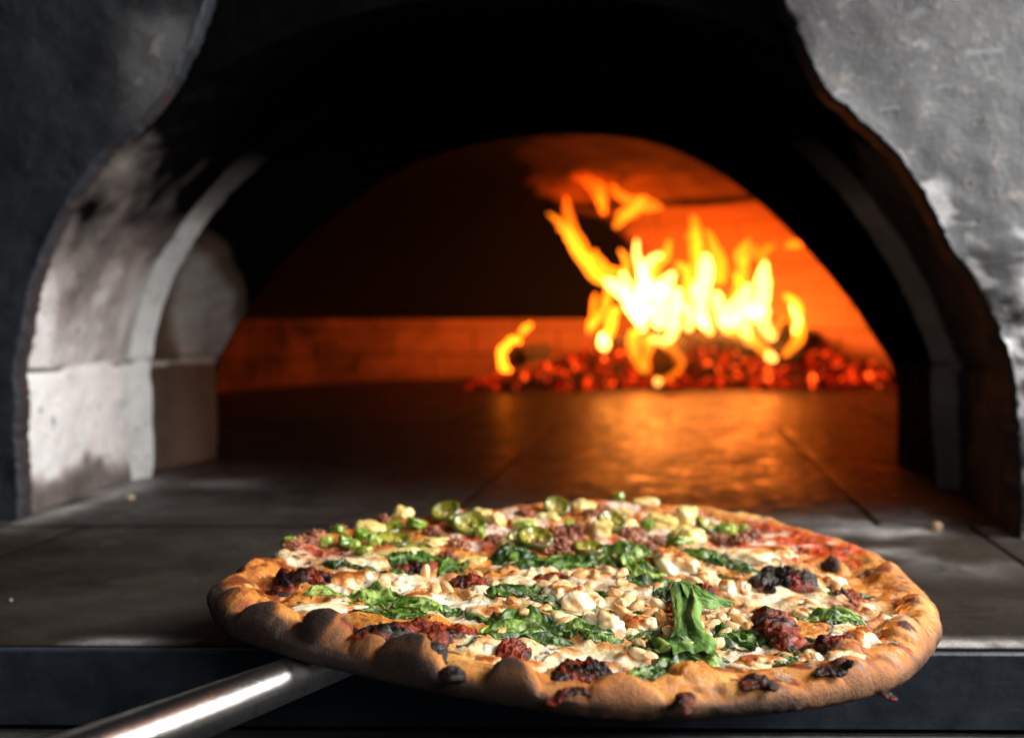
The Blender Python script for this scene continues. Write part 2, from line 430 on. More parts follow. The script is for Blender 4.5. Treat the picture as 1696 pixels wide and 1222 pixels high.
# ------------------------------------------------------------------ oven floor: stone slabs with open joints
def floor_mat():
    m, nt, b = new_mat('oven_floor_stone'); T = NT(nt); p = T.pos()
    at = T.n('ShaderNodeAttribute'); at.attribute_name = 'Ash'
    at2 = T.n('ShaderNodeAttribute'); at2.attribute_name = 'Dark'
    n1 = T.noise(p, 12, 8, .65, .3); n2 = T.noise(p, 420, 4, .7); n3 = T.noise(T.pos((.8, 1.5, 1)), 40, 8, .75, 1.2)
    c = T.mix(T.ramp(n1, [(.35, 0), (.62, 1)]), (.006, .0045, .0035), (.030, .023, .017))
    c = T.mix(T.ramp(n2, [(.35, .55), (.65, 0)]), c, (.020, .017, .015))
    c = T.mix(T.ramp(n2, [(.62, 0), (.72, .45)]), c, (.15, .13, .11))
    n4 = T.noise(T.pos((6, 28, 1)), 3, 6, .7, .6)
    c = T.mix(T.ramp(n4, [(.55, 0), (.62, .5)]), c, (.008, .006, .005))
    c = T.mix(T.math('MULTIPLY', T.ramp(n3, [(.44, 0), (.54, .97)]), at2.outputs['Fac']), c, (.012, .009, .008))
    ash = T.math('MULTIPLY', at.outputs['Fac'], T.ramp(T.noise(p, 38, 8, .7, .5), [(.3, .25), (.62, 1.0)]))
    ash = T.math('MULTIPLY', ash, T.ramp(T.noise(p, 700, 3, .6), [(.3, .5), (.6, 1.0)]), True)
    c = T.mix(ash, c, (.56, .54, .53))
    jt = T.n('ShaderNodeAttribute'); jt.attribute_name = 'Joint'
    c = T.mix(jt.outputs['Fac'], c, (.008, .007, .006))
    T.l(c, b.inputs['Base Color'])
    T.l(T.math('MULTIPLY', T.math('ADD', .05, T.math('MULTIPLY', at2.outputs['Fac'], .48)), T.math('SUBTRACT', 1.0, jt.outputs['Fac'])), b.inputs['Specular IOR Level'])
    T.l(T.math('ADD', T.math('ADD', T.ramp(n3, [(.38, .20), (.60, .68)]), T.math('MULTIPLY', T.math('SUBTRACT', 1.0, at2.outputs['Fac']), .40)), T.math('MULTIPLY', ash, .3), True), b.inputs['Roughness'])
    h = T.math('ADD', T.math('MULTIPLY', n2, .25), T.math('MULTIPLY', n3, .6))
    T.l(T.bump(h, .38, .0022), b.inputs['Normal'])
    return m
M_floor = floor_mat()
def edge_y(x): return .4440-.0125*x          # front edge of the shelf
joint_rows = [None, .714, 1.057, 1.40, 1.745, 2.09, 2.80]
V, Fc, ash, dark, jn_ = [], [], [], [], []
off = 0
g = .0011
for r in range(len(joint_rows)-1):
    ja = [-.008, .318-.17*.6+0.0, .0][0]
    ph = {0: .318-.17*.6, 1: .313-.17*.96, 2: .313-.17*.96, 3: .313-.17*.96+.165, 4: .313-.17*.96, 5: .313-.17*.96+.165}[r]
    for k in range(-5, 5):
        x0, x1 = ph+k*.326+g, ph+(k+1)*.326-g
        ni = 44 if r < 2 else 20; nj = 44 if r < 2 else 16
        s = np.linspace(0, 1, ni); t = np.linspace(0, 1, nj)
        s = np.r_[0, .006, s[1:-1], .994, 1]; t = np.r_[0, .006, t[1:-1], .994, 1]
        SS, TT = np.meshgrid(s, t)
        ya = joint_rows[r]; yb = joint_rows[r+1]-g
        xa_mid = x0+(x1-x0)*SS
        if ya is None: y0 = edge_y(xa_mid+.17*.45)+.004
        else: y0 = ya+g
        Y = y0+(yb-y0)*TT; X = xa_mid+.17*Y
        Z = fbm(X*25, Y*25, 0, 4, 60)*.0004+.0006*noise(k*3.1, r*5.7, 0, 3)
        border = (SS < .003) | (SS > .997) | (TT < .003) | (TT > .997)
        Z = np.where(border, Z-.0005, Z)
        P = np.stack([X, Y, Z], -1)
        nr, nc = P.shape[:2]
        # skirt
        ring = [(0, j) for j in range(nc)]+[(i, nc-1) for i in range(1, nr)]+[(nr-1, j) for j in range(nc-2, -1, -1)]+[(i, 0) for i in range(nr-2, 0, -1)]
        base = P.reshape(-1, 3); ridx = [i*nc+j for i, j in ring]
        skt = base[ridx].copy(); sk = base[ridx].copy(); sk[:, 2] = -.02; sk = np.vstack([skt, sk])
        bflag = np.r_[border.ravel().astype(float), np.ones(len(sk))]; V.append(base); V.append(sk); Fc.append(gridfaces(nr, nc, off=off))
        m0 = off+len(base); L = len(ridx); q = m0+np.arange(L); m0 = m0+L; jn = (np.arange(L)+1) % L
        Fc.append(np.stack([q, m0+np.arange(L), m0+jn, q[jn]], -1))
        allp = np.vstack([base, sk]); off += len(allp)
        X, Y = allp[:, 0], allp[:, 1]
        wob = fbm(X*11, Y*11, 0, 5, 70)
        a = 1.0*np.exp(-((X-.315-.45*(.72-Y)+.03*wob)/.075)**2-((Y-.735+.1*(X-.33)+.045*wob)/.052)**2)*sst(-.35, .25, wob)
        a += .8*np.exp(-((X-.27)/.05)**2-((Y-.66+.04*wob)/.05)**2)*sst(-.1, .3, wob)
        a += .9*np.exp(-((Y-edge_y(X)-.009)/.006)**2)*sst(-.15, .5, wob+np.where(X > .1, .25, 0)+np.where(X < -.15, .05, -.1))
        a += .9*np.exp(-((X+.365-.02*(Y-.7)/.2+.008*wob)/.016)**2-((Y-.84)/.12)**2)*sst(-.35, .3, wob)
        a += .35*np.exp(-((X+.27)/.06)**2-((Y-.90)/.03)**2)*sst(-.2, .4, wob)
        a += .04*sst(.05, .45, fbm(X*6, Y*9, 0, 5, 71))*(Y < 1.05)*(X < .1)
        
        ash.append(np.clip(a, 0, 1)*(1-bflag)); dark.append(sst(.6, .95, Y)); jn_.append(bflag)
fl = mesh_obj('oven_floor', np.vstack(V), np.vstack(Fc), M_floor, cols={'Ash': np.concatenate(ash), 'Dark': np.concatenate(dark), 'Joint': np.concatenate(jn_)})
fl['kind'] = 'structure'
def box(name, x0, x1, y0f, y1f, z0, z1, mat, parent=None, nx=60, nz=8, amp=.0, seed=0, bev=.001):
    xs = np.linspace(x0, x1, nx)
    prof = [(1, z0), (0, z0), (0, z0+bev), (0, z1-bev), (bev, z1), (1, z1)]
    rows = []
    for j, (yy, zz) in enumerate(prof):
        y = y1f(xs) if yy == 1 else y0f(xs)+yy
        z = zz+amp*fbm(xs*30, j*.0+xs*0, 0, 4, seed)*(1 if zz <= z0+bev else .3)
        rows.append(np.stack([xs, y, z], -1))
    G = np.array(rows)
    return mesh_obj(name, G.reshape(-1, 3), gridfaces(*G.shape[:2]), mat, parent, smooth=False)
def dark_mat(name, c, c2, rough, metal=0.0, sc=40):
    m, nt, b = new_mat(name); T = NT(nt); p = T.pos()
    n = T.noise(p, sc, 7, .7, .4); s = T.noise(T.pos((8, 8, 160)), 3, 5, .6)
    cc = T.mix(T.ramp(n, [(.35, 0), (.7, 1)]), c, c2)
    cc = T.mix(T.ramp(s, [(.64, 0), (.74, .25)]), cc, tuple(min(1, x*3+.02) for x in c2))
    sp = T.ramp(T.noise(p, 500, 3, .6), [(.72, 0), (.78, .4)])
    cc = T.mix(sp, cc, (.16, .17, .19))
    T.l(cc, b.inputs['Base Color']); b.inputs['Metallic'].default_value = metal
    T.l(T.ramp(n, [(.3, rough-.1), (.7, rough+.15)]), b.inputs['Roughness'])
    T.l(T.bump(T.noise(p, 200, 5, .7), .25, .001), b.inputs['Normal'])
    return m
M_plate = dark_mat('shelf_steel', (.018, .024, .034), (.035, .045, .062), .42, .25)
M_bed = dark_mat('mortar_bed', (.02, .017, .015), (.05, .042, .036), .85)
M_gap = dark_mat('joint_dirt', (.004, .003, .003), (.006, .005, .004), .95)
M_gap.node_tree.nodes['Principled BSDF'].inputs['Specular IOR Level'].default_value = .05
M_low = dark_mat('lower_ledge', (.05, .052, .058), (.10, .10, .105), .7, 0, 120)
box('front_plate', -1.2, 1.2, lambda x: edge_y(x), lambda x: edge_y(x)+.0030, -.0355, -.0008, M_plate, oven)
box('slab_bed', -1.2, 1.2, lambda x: edge_y(x)+.0045, lambda x: 2.8+0*x, -.06, -.0024, M_gap, oven)
box('lower_plate', -1.2, 1.2, lambda x: edge_y(x)+.006, lambda x: edge_y(x)+.05, -.16, -.0605, M_bed, oven)
box('ledge', -1.2, 1.2, lambda x: edge_y(x)-.006, lambda x: edge_y(x)+.03, -.16, -.0395, M_low, oven, nx=300, amp=.001, seed=9)

# ------------------------------------------------------------------ pizza surface
ZP, SX = .0290, -.050       # underside height at the pizza's centre and its sideways tilt
PC = np.array([.030, .465])
def zplane(x): return ZP+SX*(x-PC[0])
def on_pizza(u, v, h=.010):
    k = (np.asarray(u, float)-CX)/F; q = (np.asarray(v, float)-HY)/F
    # HC - q*D = ZP + h + SX*(k*D - PCx)
    D = (HC-ZP-h+SX*PC[0])/(q+SX*k)
    return np.stack([k*D, D], -1)
front = [(335, 985), (342, 1015), (372, 1045), (430, 1062), (500, 1083), (560, 1098), (620, 1114), (700, 1132), (800, 1152), (900, 1167), (1000, 1177), (1100, 1181), (1200, 1180), (1300, 1172), (1400, 1156), (1475, 1132), (1530, 1095), (1558, 1055)]
rear = [(1560, 1010), (1538, 975), (1490, 935), (1430, 900), (1360, 872), (1270, 850), (1160, 835), (1040, 826), (920, 826), (800, 832), (690, 845), (590, 862), (500, 885), (430, 915), (372, 950)]
OP = np.vstack([[on_pizza(u, v, .004) for u, v in front], [on_pizza(u, v, .011) for u, v in rear]])
pa = np.arctan2(OP[:, 1]-PC[1], OP[:, 0]-PC[0]); pr = np.hypot(OP[:, 0]-PC[0], OP[:, 1]-PC[1])
o_ = np.argsort(pa); pa, pr = pa[o_], pr[o_]
pa = np.r_[pa-2*np.pi, pa, pa+2*np.pi]; pr = np.r_[pr, pr, pr]
ga = np.linspace(-np.pi, np.pi, 721)
gr = np.interp(ga, pa, pr)
ker = np.hanning(19); ker /= ker.sum()
gr = np.convolve(np.r_[gr[-10:-1], gr, gr[1:10]], ker, 'same')[9:-9]
gr += .0014*noise(np.cos(ga)*5, np.sin(ga)*5, 0, 90)+.0006*noise(np.cos(ga)*14, np.sin(ga)*14, 0, 91)
def Rout(a): return np.interp(a, ga, gr)
print('pizza radius', gr.min(), gr.mean(), gr.max())

def px(u, v, h=.012): return on_pizza(u, v, h)
# bubbles of the crust: photo px, radius mm (across, deep), height mm, char
BUB = [(545, 1030, 11, 12, 8.5, 1.0), (680, 1078, 12, 11, 9, 1.0), (850, 1112, 9, 9, 7, .75), (1035, 1130, 12, 9, 5.5, .12), (955, 1140, 7, 6, 3.5, .25),
       (1160, 1100, 12, 9, 4.5, .05), (1385, 1062, 9, 12, 6.5, .0), (1495, 1040, 11, 14, 5, .0), (1385, 925, 6, 9, 4.5, .7), (1270, 1125, 17, 8, 3, .05),
       (440, 1015, 12, 12, 5, .85), (385, 985, 9, 12, 4, .35), (610, 1055, 6, 7, 2.5, .0), (765, 1120, 8, 8, 3.5, .55), (1450, 1105, 14, 9, 3.5, .0),
       (1530, 990, 8, 12, 3, .1), (430, 935, 10, 12, 4, .0), (1120, 1150, 8, 6, 3, .1), (1385, 1120, 10, 7, 2.2, 0)]
B = [(px(u, v), rx*1e-3, ry*1e-3, h*1e-3, c) for u, v, rx, ry, h, c in BUB]
# browned blisters scattered over the cheese
NB = 560
bl = []
for i in range(NB):
    a = rng.uniform(-np.pi, np.pi); s = math.sqrt(rng.uniform(0, 1))*.90
    bl.append((PC[0]+math.cos(a)*s*float(Rout(a)), PC[1]+math.sin(a)*s*float(Rout(a)), rng.uniform(.0010, .0042), rng.uniform(.7, 2.2), rng.uniform(.5, 1.9)*1e-3, rng.uniform(0, 1)))
# dark baked marks named from the photo: px, radius mm x, y, strength
MARKS = [(1500, 985, 7, 5, .9), (1478, 1022, 5, 5, .95), (1512, 1030, 2.2, 7, .95), (1498, 1048, 3.5, 3.5, .95), (1483, 1060, 3, 3, .8), (1465, 1132, 3.5, 4, 1.0),
         (1400, 1055, 7, 8, .9), (1370, 1068, 6, 5, .75), (1380, 1100, 9, 3.5, .8), (1270, 1118, 8, 4, .7), (1240, 1115, 5, 3.5, .7), (1200, 1090, 3.5, 5, .6), (1300, 1110, 5, 3, .5),
         (1420, 970, 8, 5, .7), (1460, 940, 6, 5, .5), (1400, 985, 10, 4, .6), (1135, 1142, 3, 6, .8), (940, 1130, 8, 3, .7), (900, 1125, 6, 3, .6),
         (745, 1105, 5, 6, .9), (500, 950, 11, 7, .75), (450, 965, 10, 8, .6), (400, 955, 9, 7, .45), (560, 1030, 6, 6, .6), (1450, 1000, 5, 3, .4),
         (1330, 1095, 9, 4, .45), (1500, 1065, 4, 3, .3), (1385, 918, 5, 5, .6), (1340, 950, 8, 4, .4), (1425, 935, 9, 4, .45), (700, 985, 5, 4, .6), (800, 930, 5, 3, .5), (640, 900, 6, 3, .5)]
MK = [(px(u, v), rx*1e-3, ry*1e-3, s) for u, v, rx, ry, s in MARKS]
WHITE = [(870, 1060, 28, 16), (1010, 1055, 22, 16), (900, 960, 45, 30), (1000, 960, 40, 40), (1180, 1000, 22, 22), (1300, 975, 26, 26), (1430, 1035, 12, 12), (620, 950, 20, 18), (1250, 1065, 18, 10), (540, 985, 14, 9), (770, 985, 25, 14), (560, 905, 30, 25), (1250, 905, 30, 30), (385, 952, 13, 16), (425, 930, 16, 13), (480, 915, 18, 12), (740, 1085, 12, 6), (830, 1080, 15, 10)]
WH = [(px(u, v), rx*1e-3, ry*1e-3) for u, v, rx, ry in WHITE]
div_a, div_b = px(430, 905), px(1250, 898)
def behind(x, y):     # distance behind the line where the second half's toppings begin
    return y-(div_a[1]+(div_b[1]-div_a[1])*(x-div_a[0])/(div_b[0]-div_a[0]))
def surf(x, y, cos_a=None, want=False):
    """height over the pizza's underside plane, and colour masks"""
    dx, dy = x-PC[0], y-PC[1]; r = np.hypot(dx, dy); a = np.arctan2(dy, dx); s = r/Rout(a)
    wob = fbm(x*45, y*45, 0, 4, 100)
    lf_ = sst(.03, -.09, x)*sst(.40, .46, y)
    rimh = .0052+.0022*noise(np.cos(a)*4, np.sin(a)*4, 0, 101)
    rimh = rimh*np.where(dy > 0, .75, 1.0)
    rim = sst(.85, .95, s+.05*wob)*rimh*(1-.55*lf_)
    z = .0052+rim+.0013*fbm(x*90, y*90, 0, 4, 102)+.0012*rim/.005*np.abs(fbm(x*38, y*38, 0, 4, 112))
    cm = 1-sst(.86+.11*lf_, .95+.05*lf_, s+.17*wob*(1-.6*lf_))
    ch = .0011*(1-2*np.abs(fbm(x*110, y*110, 0, 4, 108)))*sst(-.3, .2, fbm(x*30, y*30, 0, 2, 109))+.0006*np.abs(fbm(x*160, y*160, 0, 4, 103))+.0024*sst(-.25, .35, fbm(x*62, y*62, 0, 3, 104))
    z = z+cm*ch
    bub = 0*x; char = 0*x
    for (c, rx, ry, h, cf) in B:
        q = ((x-c[0])/rx)**2+((y-c[1])/ry)**2; q = q*(1+.45*fbm(x*70, y*70, c[0]*99, 3, 155))
        bb = h*np.clip(1-q, 0, None)**.62*sst(0, .25, np.clip(1-q, 0, 1))*.95
        bb = np.where(q < 1, bb, 0)
        bub = np.maximum(bub, bb)
        q2 = ((x-c[0]+.42*rx)/(rx*1.02))**2+((y-c[1]+.05*ry)/(ry*1.1))**2+.45*wob
        char = np.maximum(char, cf*(1-sst(.25, 1.0, q2)))
    z = z+bub
    blis = 0*x; br = 0*x
    for (bx, by, rad, asp, h, cc) in bl:
        m_ = (np.abs(x-bx) < rad*4) & (np.abs(y-by) < rad*4)
        if not m_.any(): continue
        xs, ys = x[m_], y[m_]
        q = ((xs-bx)/(rad*asp))**2+((ys-by)/rad)**2+.8*wob[m_]
        e = np.exp(-np.clip(q, 0, None)*1.2)
        blis[m_] = np.maximum(blis[m_], h*e); br[m_] = np.maximum(br[m_], e*(.35+.65*cc))
    fade = 1-sst(.86, .97, s)
    z = z+blis*fade
    br = br*fade
    if not want: return z
    mark = 0*x
    for (c, rx, ry, st) in MK:
        m_ = (np.abs(x-c[0]) < rx*2.2) & (np.abs(y-c[1]) < ry*2.2)
        if not m_.any(): continue
        xs, ys = x[m_], y[m_]
        q = np.sqrt(((xs-c[0])/rx)**2+((ys-c[1])/ry)**2)+.75*fbm(xs*260, ys*260, 0, 4, 105)
        mark[m_] = np.maximum(mark[m_], st*(1-sst(.55, 1.0, q)))
    wh = 0*x
    for (c, rx, ry) in WH:
        wh = np.maximum(wh, np.exp(-((x-c[0])/rx)**2-((y-c[1])/ry)**2))
    return z, dict(s=s, a=a, cm=cm, char=char, br=br, mark=mark, wh=wh, wob=wob, ch=ch, bub=bub)
def pizza_colour(x, y, M, low):
    n = len(x); s = M['s']
    c = np.tile(np.array([.60, .225, .045]), (n, 1))
    n1 = fbm(x*40, y*40, 0, 5, 120); n2 = fbm(x*150, y*150, 0, 5, 121); n3 = fbm(x*22, y*22, 0, 4, 122)
    c = mix(c, (.82, .42, .11), sst(-.2, .5, n1))
    c = mix(c, (.36, .14, .045), sst(.15, .6, n3)*.7)
    # left front of the rim took the heat
    heat = sst(.12, -.08, x)*sst(.52, .38, y)
    c = mix(c, (.52, .16, .022), sst(-.15, .25, fbm(x*55, y*55, 0, 4, 161))*.6)
    c = mix(c, (.34, .12, .028), sst(-.05, .40, n3+.5*n2)*.65)
    c = mix(c, (.80, .50, .20), sst(.15, .5, -n3+.4*n2)*.6)
    spk = sst(.50, .62, noise(x*260, y*260, 0, 133)+.3*n2); c = mix(c, (.10, .035, .014), spk*.75)
    c = mix(c, (.085, .026, .008), heat*sst(-.35, .35, n1+n2*.5)*.85)
    # oily baked cheese band
    oil = np.maximum(sst(.99, .88, s+.07*n1), sst(.05, -.02, x)*sst(.38, .42, y)*(1-low))
    c = mix(c, (.60, .215, .028), oil*sst(-.35, .20, n1+.4*n2)*.9)
    c = mix(c, (.78, .45, .12), oil*sst(.05, .45, n3+n2*.4)*.8)
    c = mix(c, (.34, .075, .014), oil*sst(.02, .26, n2-.4*n3)*.85*sst(.62, .80, s))
    c = mix(c, (.12, .028, .008), oil*sst(.22, .42, n2-.4*n3)*.8*sst(.66, .82, s))
    # cheese
    wmask = M['cm']*np.clip(.06+.95*M['wh']+.75*n1+.25*n2, 0, 1)
    wmask = sst(.28, .62, wmask)
    c = mix(c, (.82, .66, .38), wmask)
    c = mix(c, (.84, .80, .66), wmask*sst(.0, .5, n2+.4*M['wh']-.1)*.8)
    # orange oil seams in the cheese
    seam = sst(.045, .0, np.abs(n1-.10))*M['cm']
    c = mix(c, (.68, .27, .05), seam*.55*(1-.7*M['wh']))
    toast = sst(-.02, .24, fbm(x*75, y*75, 0, 5, 127)+.25*n1)*M['cm']*(1-.80*M['wh'])
    c = mix(c, (.66, .25, .035), toast*.82)
    c = mix(c, (.34, .085, .018), sst(.20, .42, fbm(x*75, y*75, 0, 5, 127)+.25*n1)*M['cm']*(1-.7*M['wh'])*.75)
    # browned blisters
    c = mix(c, (.64, .27, .06), sst(.12, .45, M['br'])*.85)
    c = mix(c, (.30, .075, .02), sst(.5, .85, M['br'])*.8)
    # tomato sauce: rear half and right rear
    bh = behind(x, y)+.004*n1+.003*n2
    sauce = sst(.004, .012, bh)*(1-sst(.90, .96, s+.02*n1))
    rr = px(1330, 895); q = ((x-rr[0])/.045)**2+((y-rr[1])/.045)**2
    sc_ = sauce*sst(-.35, -.05, n3+.5*n2)
    c = mix(c, (.42, .050, .014), sc_*.92)
    c = mix(c, (.20, .035, .012), sc_*sst(.1, .5, n2))
    c = mix(c, (.58, .14, .03), sc_*sst(.15, .5, -n1)*.7)
    rs = np.exp(-q)*sst(-.3, .1, n2)*(1-sst(.93, .97, s)); c = mix(c, (.58, .065, .015), sst(.35, .7, rs)*.9)
    ck = sauce*sst(.12, .30, fbm(x*60, y*60, 0, 4, 126)); c = mix(c, (.80, .58, .44), ck*.9)
    # baked marks and char
    c = mix(c, (.26, .048, .010), sst(.01, .20, M['mark'])*.94)
    c = mix(c, (.040, .012, .006), sst(.30, .70, M['mark']+.20*n2)*.92)
    ch = M['char']*1.3+.18*n2+.10*n1
    c = mix(c, (.36, .125, .030), sst(.02, .30, ch)*(M['char'] > 0))
    c = mix(c, (.105, .034, .012), sst(.20, .52, ch)*.92)
    c = mix(c, (.020, .010, .006), sst(.42, .85, ch)*.93)
    c = mix(c, (.008, .005, .004), sst(.28, .36, fbm(x*170, y*170, 0, 4, 151))*sst(.15, .5, ch)*.95)
    c = mix(c, (.62, .52, .40), sst(.30, .42, fbm(x*240, y*240, 0, 4, 152))*sst(.80, .92, s)*sst(.0, .06, x-.02)*.35)
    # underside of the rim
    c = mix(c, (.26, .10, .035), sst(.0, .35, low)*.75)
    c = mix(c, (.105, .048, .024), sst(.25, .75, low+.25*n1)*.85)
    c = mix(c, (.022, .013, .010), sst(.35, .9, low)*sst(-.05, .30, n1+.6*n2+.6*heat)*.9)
    # left-hand rim burned nearly black
    hl = np.clip(sst(-.035, -.085, x+.012*n1)*sst(.94, 1.0, s+.3*low)*sst(.47, .42, y)*1.2+sst(.05, -.05, x)*sst(.05, .35, low)*1.2, 0, 1)
    c = mix(c, (.018, .010, .007), hl*sst(-.6, .0, n1+low)*.95)
    # pepper
    pep = sst(.62, .68, noise(x*520, y*520, 0, 130))*sst(.05, .3, noise(x*30, y*30, 0, 131)+.2)*M['cm']
    c = mix(c, (.035, .028, .02), pep*.9)
    rg = .62-.34*M['cm']-.16*oil+.28*sst(.3, .7, ch)+.15*low
    rg = np.where(M['mark'] > .5, .38, rg)
    return np.clip(c, 0, 1), np.clip(rg, .18, 1)

pizza = thing('pizza', 'thin crust pizza with spinach, pine nuts, goat cheese and dried tomato in front, pineapple and jalapeno behind', 'pizza', (PC[0], PC[1], ZP))
pizza['label'] = 'round thin crust pizza with spinach and pine nuts, held on the steel peel'
NA = 1500
A_ = np.linspace(-np.pi, np.pi, NA, endpoint=False)
Rr = Rout(A_); wE = .0115
rows = []; lowf = []; M_all = []; P_all = []
sf = np.r_[.002, np.linspace(.02, 1, 235)**.80]
for t in sf:
    r = (Rr-wE)*t; x = PC[0]+r*np.cos(A_); y = PC[1]+r*np.sin(A_)
    rows.append((x, y, np.ones(NA), 0.0))
for b_ in np.linspace(0, 1, 17)[1:]:
    an = b_*np.pi/2; r = Rr-wE+wE*np.sin(an); x = PC[0]+r*np.cos(A_); y = PC[1]+r*np.sin(A_)
    rows.append((x, y, np.full(NA, math.cos(an)), 0.0))
X = np.array([q[0] for q in rows]); Y = np.array([q[1] for q in rows]); Cs = np.array([q[2] for q in rows])
Z, Mk = surf(X.ravel(), Y.ravel(), want=True); Z = Z.reshape(X.shape)
zedge = .0046+.0008*noise(np.cos(A_)*9, np.sin(A_)*9, 0, 140)
Zt = zedge+(Z-zedge)*np.clip(Cs, 0, 1)**.82
crumb = fbm(X*500, Y*500, 0, 3, 141)*.00018
Zt = Zt+crumb
lowm = np.clip(1-Cs, 0, 1)**1.6*.8
Xb, Yb, Zb = [], [], []
for b_ in np.linspace(0, 1, 9)[1:]:
    an = b_*np.pi/2; r = Rr-.006*(1-math.cos(an))-.0003*noise(np.cos(A_)*60, np.sin(A_)*60, b_*3, 142)
    Xb.append(PC[0]+r*np.cos(A_)); Yb.append(PC[1]+r*np.sin(A_)); Zb.append(zedge*(1-math.sin(an))+.0)
for t in (.8, .4, .01):
    r = (Rr-.006)*t; Xb.append(PC[0]+r*np.cos(A_)); Yb.append(PC[1]+r*np.sin(A_)); Zb.append(0*A_)
Xb, Yb, Zb = map(np.array, (Xb, Yb, Zb))
_, Mk2 = surf(Xb.ravel(), Yb.ravel(), want=True)
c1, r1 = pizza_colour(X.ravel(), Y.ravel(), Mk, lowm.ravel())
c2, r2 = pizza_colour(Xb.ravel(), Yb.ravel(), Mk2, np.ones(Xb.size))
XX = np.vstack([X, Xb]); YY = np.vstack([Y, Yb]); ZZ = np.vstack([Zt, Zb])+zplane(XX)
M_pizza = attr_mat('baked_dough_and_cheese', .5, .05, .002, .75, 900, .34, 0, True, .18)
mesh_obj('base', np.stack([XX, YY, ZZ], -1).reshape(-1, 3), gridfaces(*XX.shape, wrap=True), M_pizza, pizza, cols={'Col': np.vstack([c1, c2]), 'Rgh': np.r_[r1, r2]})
def top(x, y):
    x = np.atleast_1d(np.asarray(x, float)); y = np.atleast_1d(np.asarray(y, float))
    return surf(x.ravel(), y.ravel()).reshape(x.shape)+zplane(x)

# ------------------------------------------------------------------ toppings
M_leaf = attr_mat('wilted_spinach', .34, .0, .002, .45, 500, .42, .05, False, .30)
M_tom = attr_mat('dried_tomato', .27, .0, .002, 1.0, 520, .30, .08, False, .45)
M_chz = attr_mat('goat_cheese', .33, .30, .003, .35, 500, .5, .25, False, .05)
M_nut = attr_mat('pine_nut', .33, .25, .003, .1, 700, .5, .1, False, .08)
M_fru = attr_mat('pineapple', .28, .30, .004, .35, 500, .6, .2, False, .10)
M_jal = attr_mat('jalapeno', .25, .08, .002, .2, 400, .6, .3, False, .12)
M_sau = attr_mat('sausage', .34, .0, .002, 1.0, 600, .5, .15, False, .35)

M_leaf2 = attr_mat('wilted_spinach_fold', .55, .0, .002, .35, 450, .3, 0, False, .22)
def leaf(u, v, L, Wd, ang, seed, lift=2.0, tone=.5, curl=0.0, name='spinach_leaf'):
    """L, Wd, lift in mm; ang degrees in the pizza plane"""
    c = px(u, v, .013); r_ = np.random.default_rng(seed)
    na, nb = 84, 44
    a, b = np.meshgrid(np.linspace(-1, 1, na), np.linspace(-1, 1, nb), indexing='ij')
    w = (np.clip(1-np.abs(a)**2.3, 0, 1)**.6)*(1-.25*a)
    edge = 1+.22*noise(a*4, np.sign(b)*3.3, seed, seed)*np.abs(b)+.10*noise(a*11, np.sign(b)*5.3, seed, seed+1)*np.abs(b)
    l_ = a*L*.5e-3; m_ = b*w*edge*Wd*.57e-3
    l_ = l_+.10*Wd*1e-3*noise(a*1.7, b*1.2, seed, seed+2); bend = r_.uniform(-.25, .25)
    m_ = m_+bend*(a**2)*Wd*1e-3+.22*Wd*1e-3*noise(a*1.9, seed*.7, 0, seed+3)
    # folds pull the sheet together
    kf = r_.uniform(2.2, 4.0); ph = r_.uniform(0, 6.28); fold = np.sin(kf*b*1.6+ph+1.8*noise(a*2.2, b*1.4, seed, seed+4))
    hgt = .68*lift*1e-3*(.45+.45*fold+.75*fbm(a*3.2, b*2.6, seed*1.3, 4, seed+5)+.10*fbm(a*9, b*8, seed*2.3, 2, seed+15))
    hgt = hgt*(1-.55*np.abs(b)**3)*(1-.6*np.abs(a)**4)
    m_ = m_*(1-.20*fold*0)+.18*hgt*np.cos(kf*b*1.6+ph)
    ca, sa = math.cos(math.radians(ang)), math.sin(math.radians(ang))
    x = c[0]+l_*ca-m_*sa; y = c[1]+l_*sa+m_*ca
    z = top(x, y)+.0001+np.maximum(hgt, -.0007)
    if curl:   # one long side stands up and rolls over
        e = np.clip((b+.1), 0, 1); z = z+curl*1e-3*np.sin(e*1.9)*(1-a**2*.6)
        y = y+curl*.7e-3*(e**2)*ca; x = x-curl*.7e-3*(e**2)*sa
    mid = np.exp(-(b/.07)**2)
    n1 = fbm(a*3, b*3, seed, 4, seed+7)
    g0 = np.array([.007, .026, .004]); g1 = np.array([.085, .190, .010]); g2 = np.array([.34, .44, .12])
    t_ = np.clip(tone+.8*n1, 0, 1)
    colr = g0*(1-t_[..., None])+g1*t_[..., None]
    colr = mix(colr, g2, np.clip(sst(.62, 1.0, t_+.25*(tone-.3))*.7+mid*.35, 0, 1))
    colr = mix(colr, (.020, .028, .006), sst(.75, 1.0, np.abs(b)+.5*fbm(a*6, b*3, seed, 3, seed+17))*.7)
    vein = sst(.90, 1.0, np.cos((a*7-np.abs(b)*4.0)*2.2))*(.25)
    colr = mix(colr, g2*.8, vein*.5)
    colr = mix(colr, (.012, .022, .008), sst(.25, .6, fbm(a*4, b*4, seed+9, 4, seed+11))*.7)
    o = mesh_obj(name, np.stack([x, y, z], -1).reshape(-1, 3), gridfaces(na, nb), M_leaf, pizza, cols={'Col': colr.reshape(-1, 3)})
    md = o.modifiers.new('thick', 'SOLIDIFY'); md.thickness = .00035; md.offset = 1
    return o
